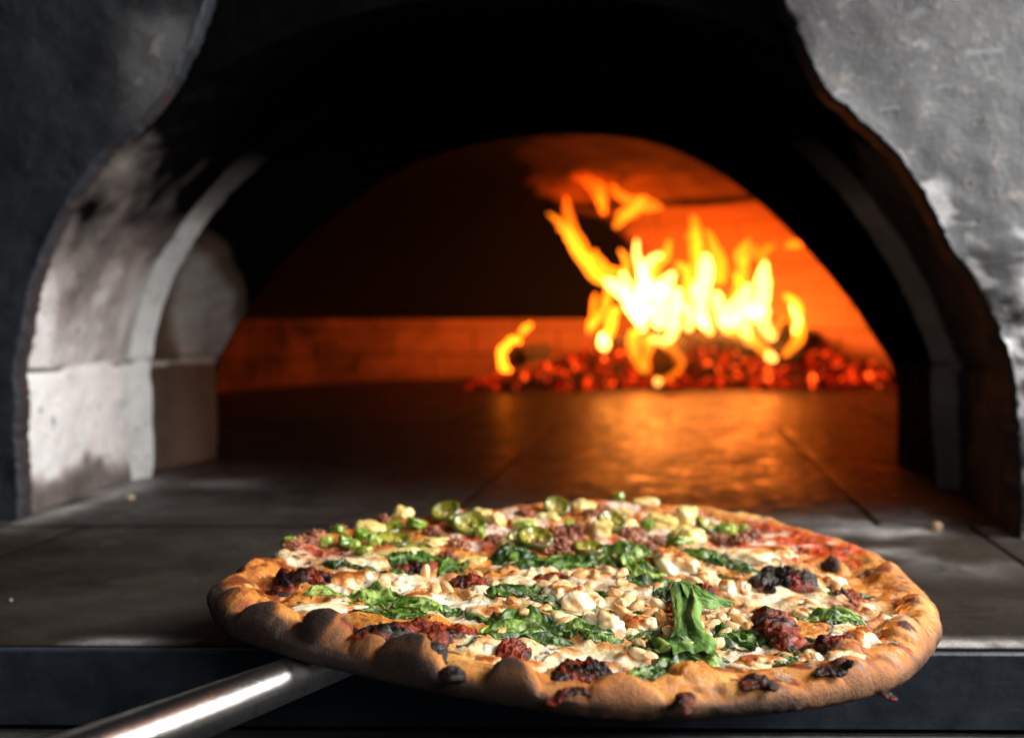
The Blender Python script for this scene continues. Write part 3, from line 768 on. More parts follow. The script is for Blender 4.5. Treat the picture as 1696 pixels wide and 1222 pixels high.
def tubepath(name, pts, radii, mat, colf, seed, flat=.6, amp=.52, nsc=900, lift=-.0006, na=110, nb=44, hts=None):
    """wrinkled strip laid along photo px points; radii mm"""
    P = np.array([px(u, v, .014) for u, v in pts]); q = catmull(P, na)
    t = np.linspace(0, 1, na); rad = np.interp(t, np.linspace(0, 1, len(radii)), radii)*1e-3
    rad = rad*np.sqrt(np.clip(1-(2*t-1)**8, 0.003, 1))
    z0 = top(q[:, 0], q[:, 1])+lift
    k = np.hanning(11); k /= k.sum(); z0 = np.convolve(np.r_[[z0[0]]*5, z0, [z0[-1]]*5], k, 'valid')
    d = np.gradient(q, axis=0); d /= np.linalg.norm(d, axis=1, keepdims=True)+1e-9; nrm = np.stack([-d[:, 1], d[:, 0]], -1)
    ph = np.linspace(0, 2*np.pi, nb, endpoint=False)
    C, S_ = np.cos(ph), np.sin(ph)
    X0 = q[:, None, 0]+nrm[:, None, 0]*rad[:, None]*C; Y0 = q[:, None, 1]+nrm[:, None, 1]*rad[:, None]*C; Z0 = z0[:, None]+rad[:, None]*flat*S_
    rdg = 1-2*np.abs(fbm(X0*nsc*.5, Y0*nsc*.5, Z0*nsc*.5, 4, seed))
    dd = rad[:, None]*amp*(rdg*.9-.35+.7*fbm(X0*nsc*.25, Y0*nsc*.25, Z0*nsc*.3, 3, seed+3))
    X = X0+nrm[:, None, 0]*C*dd; Y = Y0+nrm[:, None, 1]*C*dd; Z = Z0+S_*dd*.9
    col = colf(X, Y, Z, t[:, None]+0*X, rdg)
    V = np.stack([X, Y, Z], -1).reshape(-1, 3); Fq = gridfaces(na, nb, wrap=True)
    V = np.vstack([V, V[:nb].mean(0), V[-nb:].mean(0)]); n0 = na*nb
    c_ = np.vstack([col.reshape(-1, 3), col[0, 0], col[-1, 0]])
    caps = [[j, (j+1) % nb, n0] for j in range(nb)]+[[(na-1)*nb+j, (na-1)*nb+(j+1) % nb, n0+1] for j in range(nb)]
    caps = np.array([[a_, b_, c3, c3] for a_, b_, c3 in caps])
    Fl = [tuple(f) for f in Fq]+[tuple(f[:3]) for f in caps]
    return mesh_obj(name, V, Fl, mat, pizza, cols={'Col': c_})
def tomcol(red, black):
    def f(X, Y, Z, t, r):
        n1 = fbm(X*140, Y*140, Z*140, 4, 300)
        c = np.zeros(X.shape+(3,))+np.array([.15, .018, .004])
        c = mix(c, (.26, .026, .004), sst(-.1, .5, n1+red-.4)*.9)
        c = mix(c, (.50, .12, .015), sst(.22, .7, n1+red-.5)*.5)
        c = mix(c, (.010, .0045, .003), sst(-.05, .35, -n1+black-.5+.25*(r-.5)))
        return c
    return f
def blob(name, u, v, rx, ry, rz, mat, colf, seed, amp=.18, fr=1.6, ang=0, power=1.0, sink=.3, n=30, tilt=(0, 0), pos=None, parent=None, ridge=0.0, zadd=0.0):
    """radii mm"""
    c = px(u, v, .013) if pos is None else pos
    th_ = np.linspace(0, np.pi, n); ph = np.linspace(0, 2*np.pi, 2*n, endpoint=False)
    T_, Ph = np.meshgrid(th_, ph, indexing='ij')
    dx_, dy_, dz_ = np.sin(T_)*np.cos(Ph), np.sin(T_)*np.sin(Ph), np.cos(T_)
    if power != 1.0:
        dx_, dy_, dz_ = [np.sign(q)*np.abs(q)**power for q in (dx_, dy_, dz_)]
    k = 1+amp*fbm(dx_*fr+seed*3.7, dy_*fr, dz_*fr, 2 if mat is M_chz else 4, seed)
    if ridge: k = k+ridge*(1-2*np.abs(fbm(dx_*fr*2+seed, dy_*fr*2, dz_*fr*2, 3, seed+8)))-ridge*.5
    p = np.stack([dx_*k*rx, dy_*k*ry, dz_*k*rz], -1)*1e-3
    if tilt != (0, 0):
        a1, a2 = map(math.radians, tilt)
        y_, z_ = p[..., 1]*math.cos(a1)-p[..., 2]*math.sin(a1), p[..., 1]*math.sin(a1)+p[..., 2]*math.cos(a1)
        p[..., 1], p[..., 2] = y_, z_
        x_, z_ = p[..., 0]*math.cos(a2)+p[..., 2]*math.sin(a2), -p[..., 0]*math.sin(a2)+p[..., 2]*math.cos(a2)
        p[..., 0], p[..., 2] = x_, z_
    ca, sa = math.cos(math.radians(ang)), math.sin(math.radians(ang))
    X = c[0]+p[..., 0]*ca-p[..., 1]*sa; Y = c[1]+p[..., 0]*sa+p[..., 1]*ca
    zt = float(top(c[0], c[1])[0]) if pos is None else pos[2]
    hh = -p[..., 2].min()
    Z = zt+p[..., 2]+hh*(1-2*sink)+zadd*1e-3
    hrel = (p[..., 2]-p[..., 2].min())/(np.ptp(p[..., 2])+1e-9)
    col = colf(X, Y, Z, hrel, seed)
    return mesh_obj(name, np.stack([X, Y, Z], -1).reshape(-1, 3), gridfaces(n, 2*n, wrap=True), mat, pizza if parent is None else parent, cols={'Col': col.reshape(-1, 3)})
def chzcol(X, Y, Z, h, s):
    c = np.zeros(X.shape+(3,))+np.array([.86, .78, .58])
    n1 = fbm(X*120, Y*120, Z*60, 4, 400+s)
    n2 = fbm(X*260, Y*260, Z*160, 4, 450+s)
    c = mix(c, (.76, .44, .10), sst(.50, .95, h+.75*n1+.3*n2)*.6)
    c = mix(c, (.56, .17, .025), sst(.86, 1.05, h+.75*n1+.4*n2)*.92)
    c = mix(c, (.26, .06, .014), sst(1.06, 1.22, h+.75*n1+.4*n2)*.85)
    c = mix(c, (.88, .84, .70), sst(.5, .1, h)*.5)
    c = mix(c, (.03, .025, .02), sst(.80, .84, noise(X*900, Y*900, Z*900, 410+s)))
    return c
def nutcol(tone):
    def f(X, Y, Z, h, s):
        c = np.zeros(X.shape+(3,))+(np.array([.80, .62, .36])*(1-tone)+np.array([.66, .36, .12])*tone)
        return mix(c, (.42, .15, .04), sst(.45, 1.0, h+.7*fbm(X*250, Y*250, 0, 3, 420+s))*.85*tone)
    return f
def flat(c, c2, f=120):
    def g_(X, Y, Z, h, s):
        a = np.zeros(X.shape+(3,))+np.array(c); return mix(a, c2, sst(-.1, .5, fbm(X*f, Y*f, Z*f, 4, 430+s)))
    return g_

leaves = [  # u, v, length, width, angle, lift, tone, curl
 (555, 962, 24, 7, 22, 1.5, .80, 0), (628, 968, 26, 17, -8, 3.0, .85, 2.0), (600, 985, 22, 9, -10, 2.0, .5, 0), (700, 985, 20, 14, 25, 2.6, .7, 1.5), (665, 995, 18, 8, -5, 1.6, .45, 0),
 (560, 918, 12, 9, 20, 3.0, .1, 1), (600, 922, 16, 7, -10, 2.4, .2, 0), (690, 908, 24, 16, 10, 4.0, .35, 2), (740, 918, 18, 18, -25, 3.6, .3, 1.5), (655, 925, 13, 8, 10, 2.4, .15, 0),
 (848, 902, 22, 18, -15, 3.5, .15, 1.5), (880, 914, 26, 14, 10, 2.6, .12, 0), (940, 912, 34, 14, 5, 2.6, .45, 1.2), (1000, 915, 22, 14, -10, 2.2, .3, 0), (1035, 903, 26, 20, -5, 3.5, .65, 1.5),
 (1062, 927, 18, 24, 20, 4.5, .85, 2.5), (1085, 948, 20, 12, 5, 2.4, .25, 1), (1050, 945, 14, 10, 30, 2.5, .15, 0),
 (838, 962, 24, 16, 5, 3.0, .3, 1.5), (890, 950, 16, 10, 60, 2.6, .25, 0), (905, 975, 14, 9, 30, 2.5, .15, 0), (800, 995, 16, 8, -40, 2.2, .35, 0), (745, 985, 10, 8, 40, 2, .4, 0),
 (850, 1018, 24, 14, 10, 3.8, .55, 2), (885, 1008, 28, 12, -5, 3.0, .4, 1), (900, 1028, 22, 9, 10, 2.6, .35, 0), (960, 1020, 24, 11, -8, 3.0, .6, 1), (915, 990, 26, 3.0, 0, 1.8, 1.0, 0), (1000, 1030, 14, 6, 0, 2, .5, 0),
 (1005, 985, 12, 9, 0, 2.2, .2, 0), (995, 958, 11, 8, 15, 2.0, .2, 0), (1070, 1022, 16, 11, 30, 2.6, .35, 0), (1078, 1050, 17, 12, -10, 2.8, .35, 1), (1090, 1082, 18, 10, 20, 2.8, .3, 0), (1072, 1102, 16, 8, 35, 2.5, .45, 0), (1120, 1072, 18, 10, 30, 3.0, .4, 1), (1065, 1000, 10, 8, 0, 2, .3, 0),
 (1150, 1060, 13, 20, 75, 4.5, .75, 2.5), (1088, 1090, 11, 8, 60, 2.6, .5, 1), (1110, 965, 16, 9, 0, 3.0, .2, 0),
 (1232, 1036, 22, 12, 10, 3.4, .3, 1.5), (1370, 1005, 28, 11, -5, 3.4, .65, 2.0), (1325, 1045, 22, 14, 50, 3.4, .2, 1.5), (1305, 1070, 12, 9, 60, 2.4, .35, 0), (1385, 1012, 18, 7, -12, 2.2, .35, 0), (1335, 985, 14, 3.4, -30, 1.2, .8, 0),
 (1165, 905, 24, 17, -5, 3.0, .3, 1), (1200, 915, 22, 16, -20, 2.8, .25, 0), (1250, 925, 26, 10, -30, 2.6, .3, 0), (1205, 935, 15, 9, 80, 2.2, .15, 0), (1290, 940, 16, 9, -20, 2.4, .15, 0), (1395, 962, 14, 7, -10, 1.8, .3, 0), (1430, 965, 10, 6, 0, 1.5, .35, 0), (770, 1038, 8, 5, 30, 1.5, .3, 0), (1190, 905, 12, 12, 40, 2.5, .1, 0),
]
for i, (u, v, L, Wd, an, lf, tn, cu) in enumerate(leaves): leaf(u, v, L, Wd, an, 500+i*7, lf, tn, cu)

# the big leaf that stands up in the middle: a folded sheet between photo points given with heights
def bigleaf(rowsP, seed, tone=.6):
    """rowsP: list of rows, each a list of (u, v, height mm)"""
    R_ = []
    rowsP = [[(u, v, h*.62) for u, v, h in row] for row in rowsP]
    for row in rowsP:
        q = []
        for (u, v, h) in row:
            # the pixel belongs to the raised point itself
            p = px(u, v, .010+h*1e-3); q.append((p[0], p[1], zplane(p[0])+.010+h*1e-3))
        q = np.array(q); t = np.linspace(0, 1, len(q)); tt = np.linspace(0, 1, 50)
        a = np.stack([np.interp(tt, t, q[:, k]) for k in range(3)], -1)
        k_ = np.hanning(9); k_ /= k_.sum()
        a = np.stack([np.convolve(np.r_[[a[0, k]]*4, a[:, k], [a[-1, k]]*4], k_, 'valid') for k in range(3)], -1)
        R_.append(a)
    R_ = np.array(R_); t = np.linspace(0, 1, len(R_)); tt = np.linspace(0, 1, 70)
    G = np.empty((70, 50, 3))
    for j in range(50):
        for k in range(3): G[:, j, k] = np.interp(tt, t, R_[:, j, k])
    k_ = np.hanning(9); k_ /= k_.sum()
    for j in range(50):
        for k in range(3): G[:, j, k] = np.convolve(np.r_[[G[0, j, k]]*4, G[:, j, k], [G[-1, j, k]]*4], k_, 'valid')
    a, b = np.meshgrid(np.linspace(-1, 1, 70), np.linspace(-1, 1, 50), indexing='ij')
    G[..., 0] += .0022*noise(a*1.8, b*.8, seed*1.7, seed+21); G[..., 1] += .0020*noise(a*1.8, b*1.2, seed*2.7, seed+22)
    G[..., 2] += .0006*fbm(a*4, b*4, seed, 4, seed); G[..., 0] += .0004*fbm(a*5, b*5, seed+5, 3, seed+1); G[..., 1] += .0004*fbm(a*5, b*5, seed+9, 3, seed+2)
    n1 = fbm(a*2.5, b*3, seed, 4, seed+7); t_ = np.clip(tone+.15+1.2*n1+.35*sst(0, 1, b), 0, 1)  # lit ridge painted in: one half of the leaf is coloured lighter
    c = np.array([.014, .050, .008])*(1-t_[..., None])+np.array([.13, .25, .035])*t_[..., None]
    c = mix(c, (.26, .40, .17), np.exp(-(b/.06)**2)*.6+.35*sst(.6, 1, t_))
    c = mix(c, (.20, .33, .13), sst(.92, 1, np.cos((a*6-np.abs(b)*3)*2.5))*.4)
    o = mesh_obj('spinach_leaf', G.reshape(-1, 3), gridfaces(70, 50), M_leaf2, pizza, cols={'Col': c.reshape(-1, 3)})
    md = o.modifiers.new('thick', 'SOLIDIFY'); md.thickness = .0004; md.offset = 0
bigleaf([[(1108, 968, 6), (1118, 962, 8), (1130, 960, 8), (1142, 964, 8), (1150, 972, 5)],
         [(1110, 992, 5), (1120, 986, 6), (1134, 984, 4), (1148, 986, 8.5), (1160, 996, 3)],
         [(1116, 1018, 4), (1126, 1012, 5), (1138, 1012, 2.5), (1152, 1008, 8.5), (1166, 1020, 2)],
         [(1118, 1044, 3), (1130, 1038, 4), (1142, 1040, 2), (1158, 1034, 7), (1174, 1046, 2)],
         [(1112, 1066, 1.5), (1126, 1060, 3), (1146, 1062, 1.5), (1164, 1056, 5), (1184, 1068, 1)],
         [(1116, 1084, 1), (1130, 1078, 2), (1148, 1082, .8), (1164, 1076, 2), (1180, 1084, .5)]], 801, .12)
bigleaf([[(1128, 962, 8), (1130, 968, 8), (1134, 978, 7), (1140, 990, 5)],
         [(1150, 968, 9), (1152, 978, 8), (1155, 990, 6), (1158, 1004, 3)],
         [(1178, 982, 8), (1180, 990, 7), (1180, 998, 5), (1182, 1008, 2.5)],
         [(1214, 998, 4), (1214, 1000, 4), (1214, 1001, 3.5), (1214, 1002, 3)]], 811, .85)

toms = [  # pts, radii mm, red, black, flat
 ([(582, 1022), (615, 1032), (650, 1022), (690, 1012), (725, 1020), (760, 1012), (792, 1015)], [3.5, 6.5, 6.5, 5, 6, 6.5, 4], .55, .45, .55),
 ([(695, 1035), (712, 1050), (725, 1068), (738, 1075)], [3, 4, 4, 2.5], .15, .75, .6),
 ([(742, 1088), (748, 1103), (762, 1114)], [2.4, 3.6, 2.4], .0, 1.0, .5),
 ([(455, 962), (490, 945), (525, 938), (555, 932)], [4.5, 7, 7, 4], .25, .60, .55),
 ([(835, 1036), (855, 1045), (875, 1052)], [4, 6, 3.5], .65, .25, .6),
 ([(918, 1098), (945, 1085), (975, 1078), (1005, 1070)], [2, 5.5, 7, 5], .30, .72, .6),
 ([(1268, 985), (1278, 1000), (1285, 1020), (1300, 1038), (1305, 1052)], [4.5, 7, 7.2, 7, 4], .55, .45, .6),
 ([(1255, 938), (1272, 948), (1285, 950)], [4, 6.5, 5], .10, .85, .7),
 ([(1295, 942), (1312, 940), (1335, 952)], [6, 9, 5.5], .20, .80, .75),
 ([(1275, 912), (1280, 925), (1295, 930)], [3, 4, 5], .15, .75, .6),
 ([(1148, 962), (1170, 960), (1192, 968)], [3.5, 6, 3], .70, .25, .6),
 ([(660, 918), (690, 912), (715, 920)], [4, 7, 4], .35, .55, .5),
 ([(750, 930), (775, 935), (800, 930)], [4, 6, 3.5], .30, .60, .5),
 ([(1130, 1120), (1135, 1135), (1137, 1152)], [1.8, 2.5, 2.0], .3, .7, .32),
 ([(1450, 1126), (1466, 1132), (1482, 1142)], [1.0, 1.7, 1.2], .0, 1.0, .4),
 ([(1370, 950), (1400, 960), (1425, 975)], [2.5, 5, 3], .60, .3, .35),
 ([(880, 940), (925, 925), (940, 935)], [2, 3, 2], .4, .4, .5),
 ([(1230, 1120), (1255, 1112), (1290, 1122)], [1.8, 3.2, 1.8], .35, .5, .28),
 ([(1350, 1104), (1380, 1098), (1415, 1098)], [1.8, 3.0, 2.0], .35, .5, .28),
 ([(1365, 1065), (1388, 1052), (1412, 1058)], [3, 5, 3], .25, .6, .35),
 ([(905, 1132), (940, 1128), (980, 1122)], [1.5, 2.6, 1.5], .3, .55, .28),
]
for i, (pts, rad, rd, bk, flt) in enumerate(toms):
    tubepath('dried_tomato', pts, rad, M_tom, tomcol(rd, bk), 600+i*5, flt)

dol = [(600, 940, 15, 12, 5.5, 5), (660, 945, 13, 9, 5, -5), (790, 955, 9, 8, 4, 0), (812, 985, 9, 8, 3.2, 0), (700, 965, 9, 8, 3, 0), (955, 968, 10, 11, 7, 0), (930, 955, 8, 9, 5, 0),
       (1000, 1012, 9, 7, 6, 0), (1125, 918, 12, 18, 8.5, 15), (1165, 930, 9, 13, 5, 0), (1218, 955, 8, 9, 7, 0), (1432, 1040, 8, 11, 4.5, 0), (1400, 1025, 8, 6, 2.5, 0),
        (1060, 1005, 7, 6, 4, 0), (1255, 1060, 9, 6, 3, 0), (1370, 945, 9, 8, 3.4, 0), (1250, 900, 14, 14, 4, 0), (1290, 895, 10, 12, 4, 10), (1345, 1062, 6, 5, 3.4, 0), (870, 1075, 11, 5, 2.4, 5), (925, 1058, 9, 6, 2.6, 0), (1230, 1000, 8, 7, 3, 0), (540, 985, 13, 6, 2.2, 15), (860, 935, 10, 9, 3, 0), (1400, 1080, 7, 5, 2.5, 0), (800, 1060, 7, 5, 2.4, 0), (1330, 985, 8, 7, 2.5, 0)]
for i, (u, v, rx, ry, rz, an) in enumerate(dol):
    blob('cheese_dollop', u, v+3, rx*.9, ry*.9, rz*1.0, M_chz, chzcol, 700+i, .50, 1.5, an, 1.0, .55, 34, ridge=.10)

nuts = [(704, 928), (740, 945), (720, 955), (770, 958), (640, 955), (985, 965), (1000, 985), (1010, 950), (1020, 962), (1030, 950), (1040, 970), (1018, 978), (1032, 990), (1045, 1000), (1028, 975), (1005, 998),
        (960, 935), (940, 928), (915, 935), (900, 945), (985, 935), (1005, 930), (1030, 935), (925, 950), (975, 945), (945, 950), (1055, 985), (1070, 975), (1090, 985), (1095, 1000), (1075, 995), (1100, 1012), (1110, 1020), (1098, 1030), (1060, 1040), (1055, 1070), (1075, 1040), (1100, 1045), (1085, 955), (1100, 945), (1120, 945), (1130, 952), (1140, 942), (1150, 950), (1110, 935), (930, 1005), (925, 1000), (900, 985), (870, 995),
        (1155, 1015), (1170, 1028), (1180, 1015), (1195, 1005), (1210, 1012), (1225, 1005), (1245, 1000), (1200, 1025), (1190, 1035), (1165, 1040), (1215, 985), (1240, 975), (1255, 985), (1320, 1000), (1330, 990), (1310, 1010), (1345, 975), (1370, 935), (1360, 955), (1385, 955), (1240, 1015), (990, 1005), (1015, 1010), (1150, 1000), (1075, 1060), (1060, 1058), (880, 925), (1130, 890), (820, 940), (790, 925), (660, 950), (850, 975), (975, 990), (1048, 1015), (1065, 1085), (830, 1018)]
nutproto = []
for i, (u, v) in enumerate(nuts):
    big = 1.0 if v > 1000 else 1.05
    if i % 4 == 3 and 900 < u < 1120: continue
    a = rng.uniform(0, 360); tn = rng.uniform(0, 1.0)
    if i == 0: blob('pine_nut', u, v+4, 2.2, 2.2, 4.6, M_nut, nutcol(.1), 900, .05, 1, 0, 1, .18, 16, (12, 8)); continue
    blob('pine_nut', u, v+3, rng.uniform(3.2, 4.3)*big, rng.uniform(1.9, 2.5)*big, rng.uniform(1.8, 2.3), M_nut, nutcol(tn), 900+i, .30, 1.3, a, 1, .47, 16, (rng.uniform(-25, 25), rng.uniform(-30, 30)), zadd=.6)

pine = [(615, 858, 9, 6, 5, 10, 15), (640, 868, 11, 5, 4.5, -30, 10), (655, 892, 13, 7, 4.5, 5, -8), (668, 840, 6, 5, 5.5, 0, 40), (700, 890, 8, 6, 4, 10, 0), (800, 832, 6, 5, 4, 20, 10), (822, 848, 5, 6, 7, 30, 20), (845, 882, 7, 6, 7, 10, 0), (780, 900, 7, 5, 3, 0, 0),
        (905, 838, 8, 7, 5, 0, 0), (965, 822, 8, 8, 5.5, 15, 10), (995, 862, 6.5, 6, 7.5, 5, -10), (1040, 848, 6, 6, 5, 30, 0), (1025, 835, 8, 6, 4, 0, 0), (1095, 850, 10, 9, 6.5, -10, 5), (1135, 840, 7, 7, 8, 40, 0), (1142, 868, 11, 9, 8, 20, 8), (870, 848, 8, 6, 4, 0, 0), (1070, 820, 9, 7, 3.5, 0, 0), (720, 880, 7, 5, 3.5, 30, 0)]
for i, (u, v, rx, ry, rz, an, tl) in enumerate(pine):
    blob('pineapple_chunk', u, v+6, rx*.9, ry*.85, rz*.72, M_fru, flat((.66, .50, .16), (.76, .66, .36)), 1000+i, .42, 1.6, an, .66, .36, 24, (tl, tl*.5))

def jalapeno(u, v, R_, ang, tx, ty, seed):
    c = px(u, v, .016); na, prof = 64, []
    # profile (radius fraction, z mm, colour kind)
    pts = [(.18, -1.2, 2), (.30, -.4, 2), (.50, -.2, 2), (.62, .2, 1), (.74, 1.5, 1), (.86, 1.7, 0), (.96, 1.3, 0), (1.0, 0, 0), (.96, -1.4, 0), (.84, -1.7, 0), (.62, -1.4, 1), (.30, -1.6, 2), (.18, -1.4, 2)]
    a = np.linspace(0, 2*np.pi, na, endpoint=False)
    cols = {0: (.065, .070, .008), 1: (.20, .19, .018), 2: (.33, .29, .04)}
    V, C = [], []
    for (rf, zz, kd) in pts:
        rr = R_*1e-3*rf*(1+.08*noise(np.cos(a)*1.5, np.sin(a)*1.5, seed, seed))
        V.append(np.stack([rr*np.cos(a), rr*np.sin(a)*.9, zz*1e-3+0*a+.0008*noise(np.cos(a)*2, np.sin(a)*2, rf*2, seed+3)], -1)); C.append(np.tile(cols[kd], (na, 1)))
    V = np.array(V); C = np.array(C)
    a1, a2 = math.radians(tx), math.radians(ty)
    y = V[..., 1]*math.cos(a1)-V[..., 2]*math.sin(a1); z = V[..., 1]*math.sin(a1)+V[..., 2]*math.cos(a1); V[..., 1], V[..., 2] = y, z
    x = V[..., 0]*math.cos(a2)+V[..., 2]*math.sin(a2); z = -V[..., 0]*math.sin(a2)+V[..., 2]*math.cos(a2); V[..., 0], V[..., 2] = x, z
    V[..., 0] += c[0]; V[..., 1] += c[1]; V[..., 2] += float(top(c[0], c[1])[0])-V[..., 2].min()*.75
    o = mesh_obj('jalapeno_slice', V.reshape(-1, 3), gridfaces(len(pts), na, wrap=True), M_jal, pizza, cols={'Col': C.reshape(-1, 3)})
    for s_ in range(4):
        aa = s_*1.6+seed; sp = (c[0]+R_*.45e-3*math.cos(aa), c[1]+R_*.40e-3*math.sin(aa), V[..., 2].mean()-.0008)
        blob('seed', 0, 0, 1.3, .9, .6, M_jal, flat((.55, .50, .20), (.60, .55, .25)), int(seed+s_), .05, 1, aa*57, 1, 0, 8, pos=sp, parent=o)
    return o
for i, (u, v, R_, tx, ty) in enumerate([(778, 852, 9.5, 38, 5), (738, 836, 8.5, 30, -15), (762, 848, 8, 10, 20), (922, 822, 8.5, 40, 0), (1012, 848, 8.5, 32, 12), (885, 880, 9.5, 25, 5), (1172, 850, 8.5, 15, 30), (650, 868, 9, 12, 5), (690, 880, 8, 8, 0), (640, 848, 7, 15, 0), (975, 884, 8, 12, 0), (860, 868, 7, 20, 10)]):
    jalapeno(u, v+3, R_, 0, tx, ty, 1100+i)

saus = [(920, 868, 12), (945, 878, 12), (925, 888, 10), (955, 862, 9), (900, 892, 8), (965, 890, 8), (935, 896, 7), (1040, 868, 9), (1055, 862, 8), (1085, 876, 8), (1065, 884, 7), (505, 880, 9), (525, 870, 8), (485, 892, 7), (715, 862, 8), (730, 880, 8), (760, 886, 8), (1225, 880, 9), (1245, 872, 8), (980, 838, 8), (1000, 828, 8), (1075, 892, 6), (635, 845, 7), (740, 898, 6), (1190, 876, 7), (820, 880, 8), (560, 858, 7), (870, 832, 7), (1100, 838, 7)]
for i, (u, v, r0) in enumerate(saus):
    blob('sausage_crumble', u, v+3, r0*.62, r0*.62, r0*.42, M_sau, flat((.20, .050, .016), (.42, .16, .065), 250), 1200+i, .55, 3.4, i*47, 1, .42, 40, ridge=.2)
grn = [(540, 878, 4, 3.5), (572, 880, 4, 4), (600, 870, 4.5, 4), (588, 886, 4, 4), (478, 880, 5, 3.5), (602, 893, 4.5, 3), (655, 852, 4.5, 4), (690, 854, 6, 4), (795, 866, 4, 5), (680, 852, 4, 4), (868, 858, 6, 3), (985, 880, 4, 3), (1125, 884, 8, 3.5), (1205, 860, 7, 5), (1232, 860, 3.5, 4), (1025, 818, 4, 4.5), (1072, 860, 4, 4), (1120, 868, 5, 3), (945, 845, 3.5, 2.5), (850, 905, 3, 2), (800, 850, 3, 3), (560, 866, 4, 3), (620, 882, 4, 3.5), (945, 852, 4, 2)]
for i, (u, v, r0, h) in enumerate(grn):
    blob('scallion_piece', u, v+4, r0*.8, r0*.68, h*.66, M_jal, flat((.12, .235, .016), (.36, .46, .085)), 1300+i, .45, 2.0, i*33, .55, .2, 18, (i*17 % 50-25, i*29 % 40-20))

# ------------------------------------------------------------------ peel
def steel_mat():
    m, nt, b = new_mat('brushed_steel'); T = NT(nt); p = T.pos()
    at = T.n('ShaderNodeAttribute'); at.attribute_name = 'Wet'
    b.inputs['Metallic'].default_value = 1.0
    n1 = T.noise(p, 160, 6, .65, 1.2); n2 = T.noise(p, 900, 4)
    c = T.mix(T.ramp(n1, [(.45, 0), (.65, .7)]), (.90, .885, .86), (.50, .45, .39))
    T.l(c, b.inputs['Base Color'])
    T.l(T.ramp(n1, [(.3, .28), (.7, .40)]), b.inputs['Roughness'])
    h = T.math('MULTIPLY', T.ramp(n1, [(.35, 0), (.6, 1)]), at.outputs['Fac'])
    b.inputs['Anisotropic'].default_value = .85
    tg = T.n('ShaderNodeTangent'); tg.direction_type = 'UV_MAP'; T.l(tg.outputs[0], b.inputs['Tangent'])
    T.l(T.bump(T.math('ADD', T.math('MULTIPLY', h, .8), T.math('MULTIPLY', n2, .06)), .16, .0005), b.inputs['Normal'])
    return m
M_steel = steel_mat()
peel = thing('pizza_peel', 'steel pizza peel with a round tubular handle, under the pizza', 'pizza peel', (PC[0], PC[1], ZP-.003))
ra = np.linspace(0, 2*np.pi, 160, endpoint=False); RR = (Rout((ra+np.pi) % (2*np.pi)-np.pi)-.016)
rings = []
for (f, z) in [(.01, -.0005), (1, -.0005), (1.004, -.0010), (1, -.0020), (.01, -.0020)]:
    x = PC[0]+RR*f*np.cos(ra); y = PC[1]+RR*f*np.sin(ra); rings.append(np.stack([x, y, zplane(x)+z], -1))
G = np.array(rings); mesh_obj('blade', G.reshape(-1, 3), gridfaces(5, 160, wrap=True), M_steel, peel, cols={'Wet': np.zeros(800)})
p0 = np.array([(547-CX)/F*.365, .365, HC-(1098-HY)/F*.365]); p1 = np.array([(228-CX)/F*.258, .258, HC-(1221-HY)/F*.258])
d = (p1-p0)/np.linalg.norm(p1-p0); sd = np.cross(d, [0, 0, 1]); sd /= np.linalg.norm(sd); up = np.cross(sd, d)
na, nb = 260, 64; tt = np.linspace(-.06, .55, na); ph = np.linspace(0, 2*np.pi, nb, endpoint=False)
Gh = np.empty((na, nb, 3)); wet = np.empty((na, nb))
for i, t in enumerate(tt):
    fl_ = float(sst(.0, -.055, np.array(t)))          # flattens into the tang under the blade
    rx_ = .0072*(1+1.3*fl_); rz_ = .0072*(1-.72*fl_)
    cpt = p0+d*t
    if t < 0: cpt = p0+d*t+up*(-.0)
    Gh[i] = cpt+np.outer(np.cos(ph), sd)*rx_+np.outer(np.sin(ph), up)*rz_
    wet[i] = sst(-.1, .5, np.sin(ph))
# keep the tang below the blade
lim = zplane(Gh[..., 0])-.0022
inside = (np.hypot(Gh[..., 0]-PC[0], Gh[..., 1]-PC[1]) < Rout(np.arctan2(Gh[..., 1]-PC[1], Gh[..., 0]-PC[0]))-.010)
Gh[..., 2] = np.where(inside, np.minimum(Gh[..., 2], lim), Gh[..., 2])
V = np.vstack([Gh.reshape(-1, 3), Gh[0].mean(0), Gh[-1].mean(0)]); n0 = na*nb
Fl = [tuple(f) for f in gridfaces(na, nb, wrap=True)]+[(j, (j+1) % nb, n0) for j in range(nb)]+[((na-1)*nb+j, (na-1)*nb+(j+1) % nb, n0+1) for j in range(nb)]
mesh_obj('handle', V, Fl, M_steel, peel, cols={'Wet': np.r_[wet.ravel(), 0, 0]}, uvs=np.vstack([np.stack([np.repeat(tt, nb), np.tile(np.abs(np.linspace(-1, 1, nb)), na)], -1), [[0, 0], [1, 0]]]))

# ------------------------------------------------------------------ embers and logs
def stone(nv=1):
    import bmesh
    bm = bmesh.new(); bmesh.ops.create_icosphere(bm, subdivisions=nv, radius=1.0)
    V = np.array([v.co[:] for v in bm.verts]); Fq = np.array([[v.index for v in f.verts] for f in bm.faces]); bm.free(); return V, Fq
SV, SF = stone(1)
def ember_mat():
    m, nt, b = new_mat('glowing_embers'); T = NT(nt); p = T.pos()
    at = T.n('ShaderNodeAttribute'); at.attribute_name = 'Glow'
    b.inputs['Base Color'].default_value = (.014, .011, .010, 1); b.inputs['Roughness'].default_value = .9
    g_ = T.math('MULTIPLY', at.outputs['Fac'], T.ramp(T.noise(p, 45, 4, .6), [(.35, .1), (.65, 1.3)]))
    T.l(T.ramp(g_, [(0, (.5, .005, .0)), (.55, (1, .016, .001)), (1, (1, .085, .008))]), b.inputs['Emission Color'])
    T.l(T.math('MULTIPLY', T.math('POWER', g_, 2.2), 3.2), b.inputs['Emission Strength'])
    return m
M_ember = ember_mat()
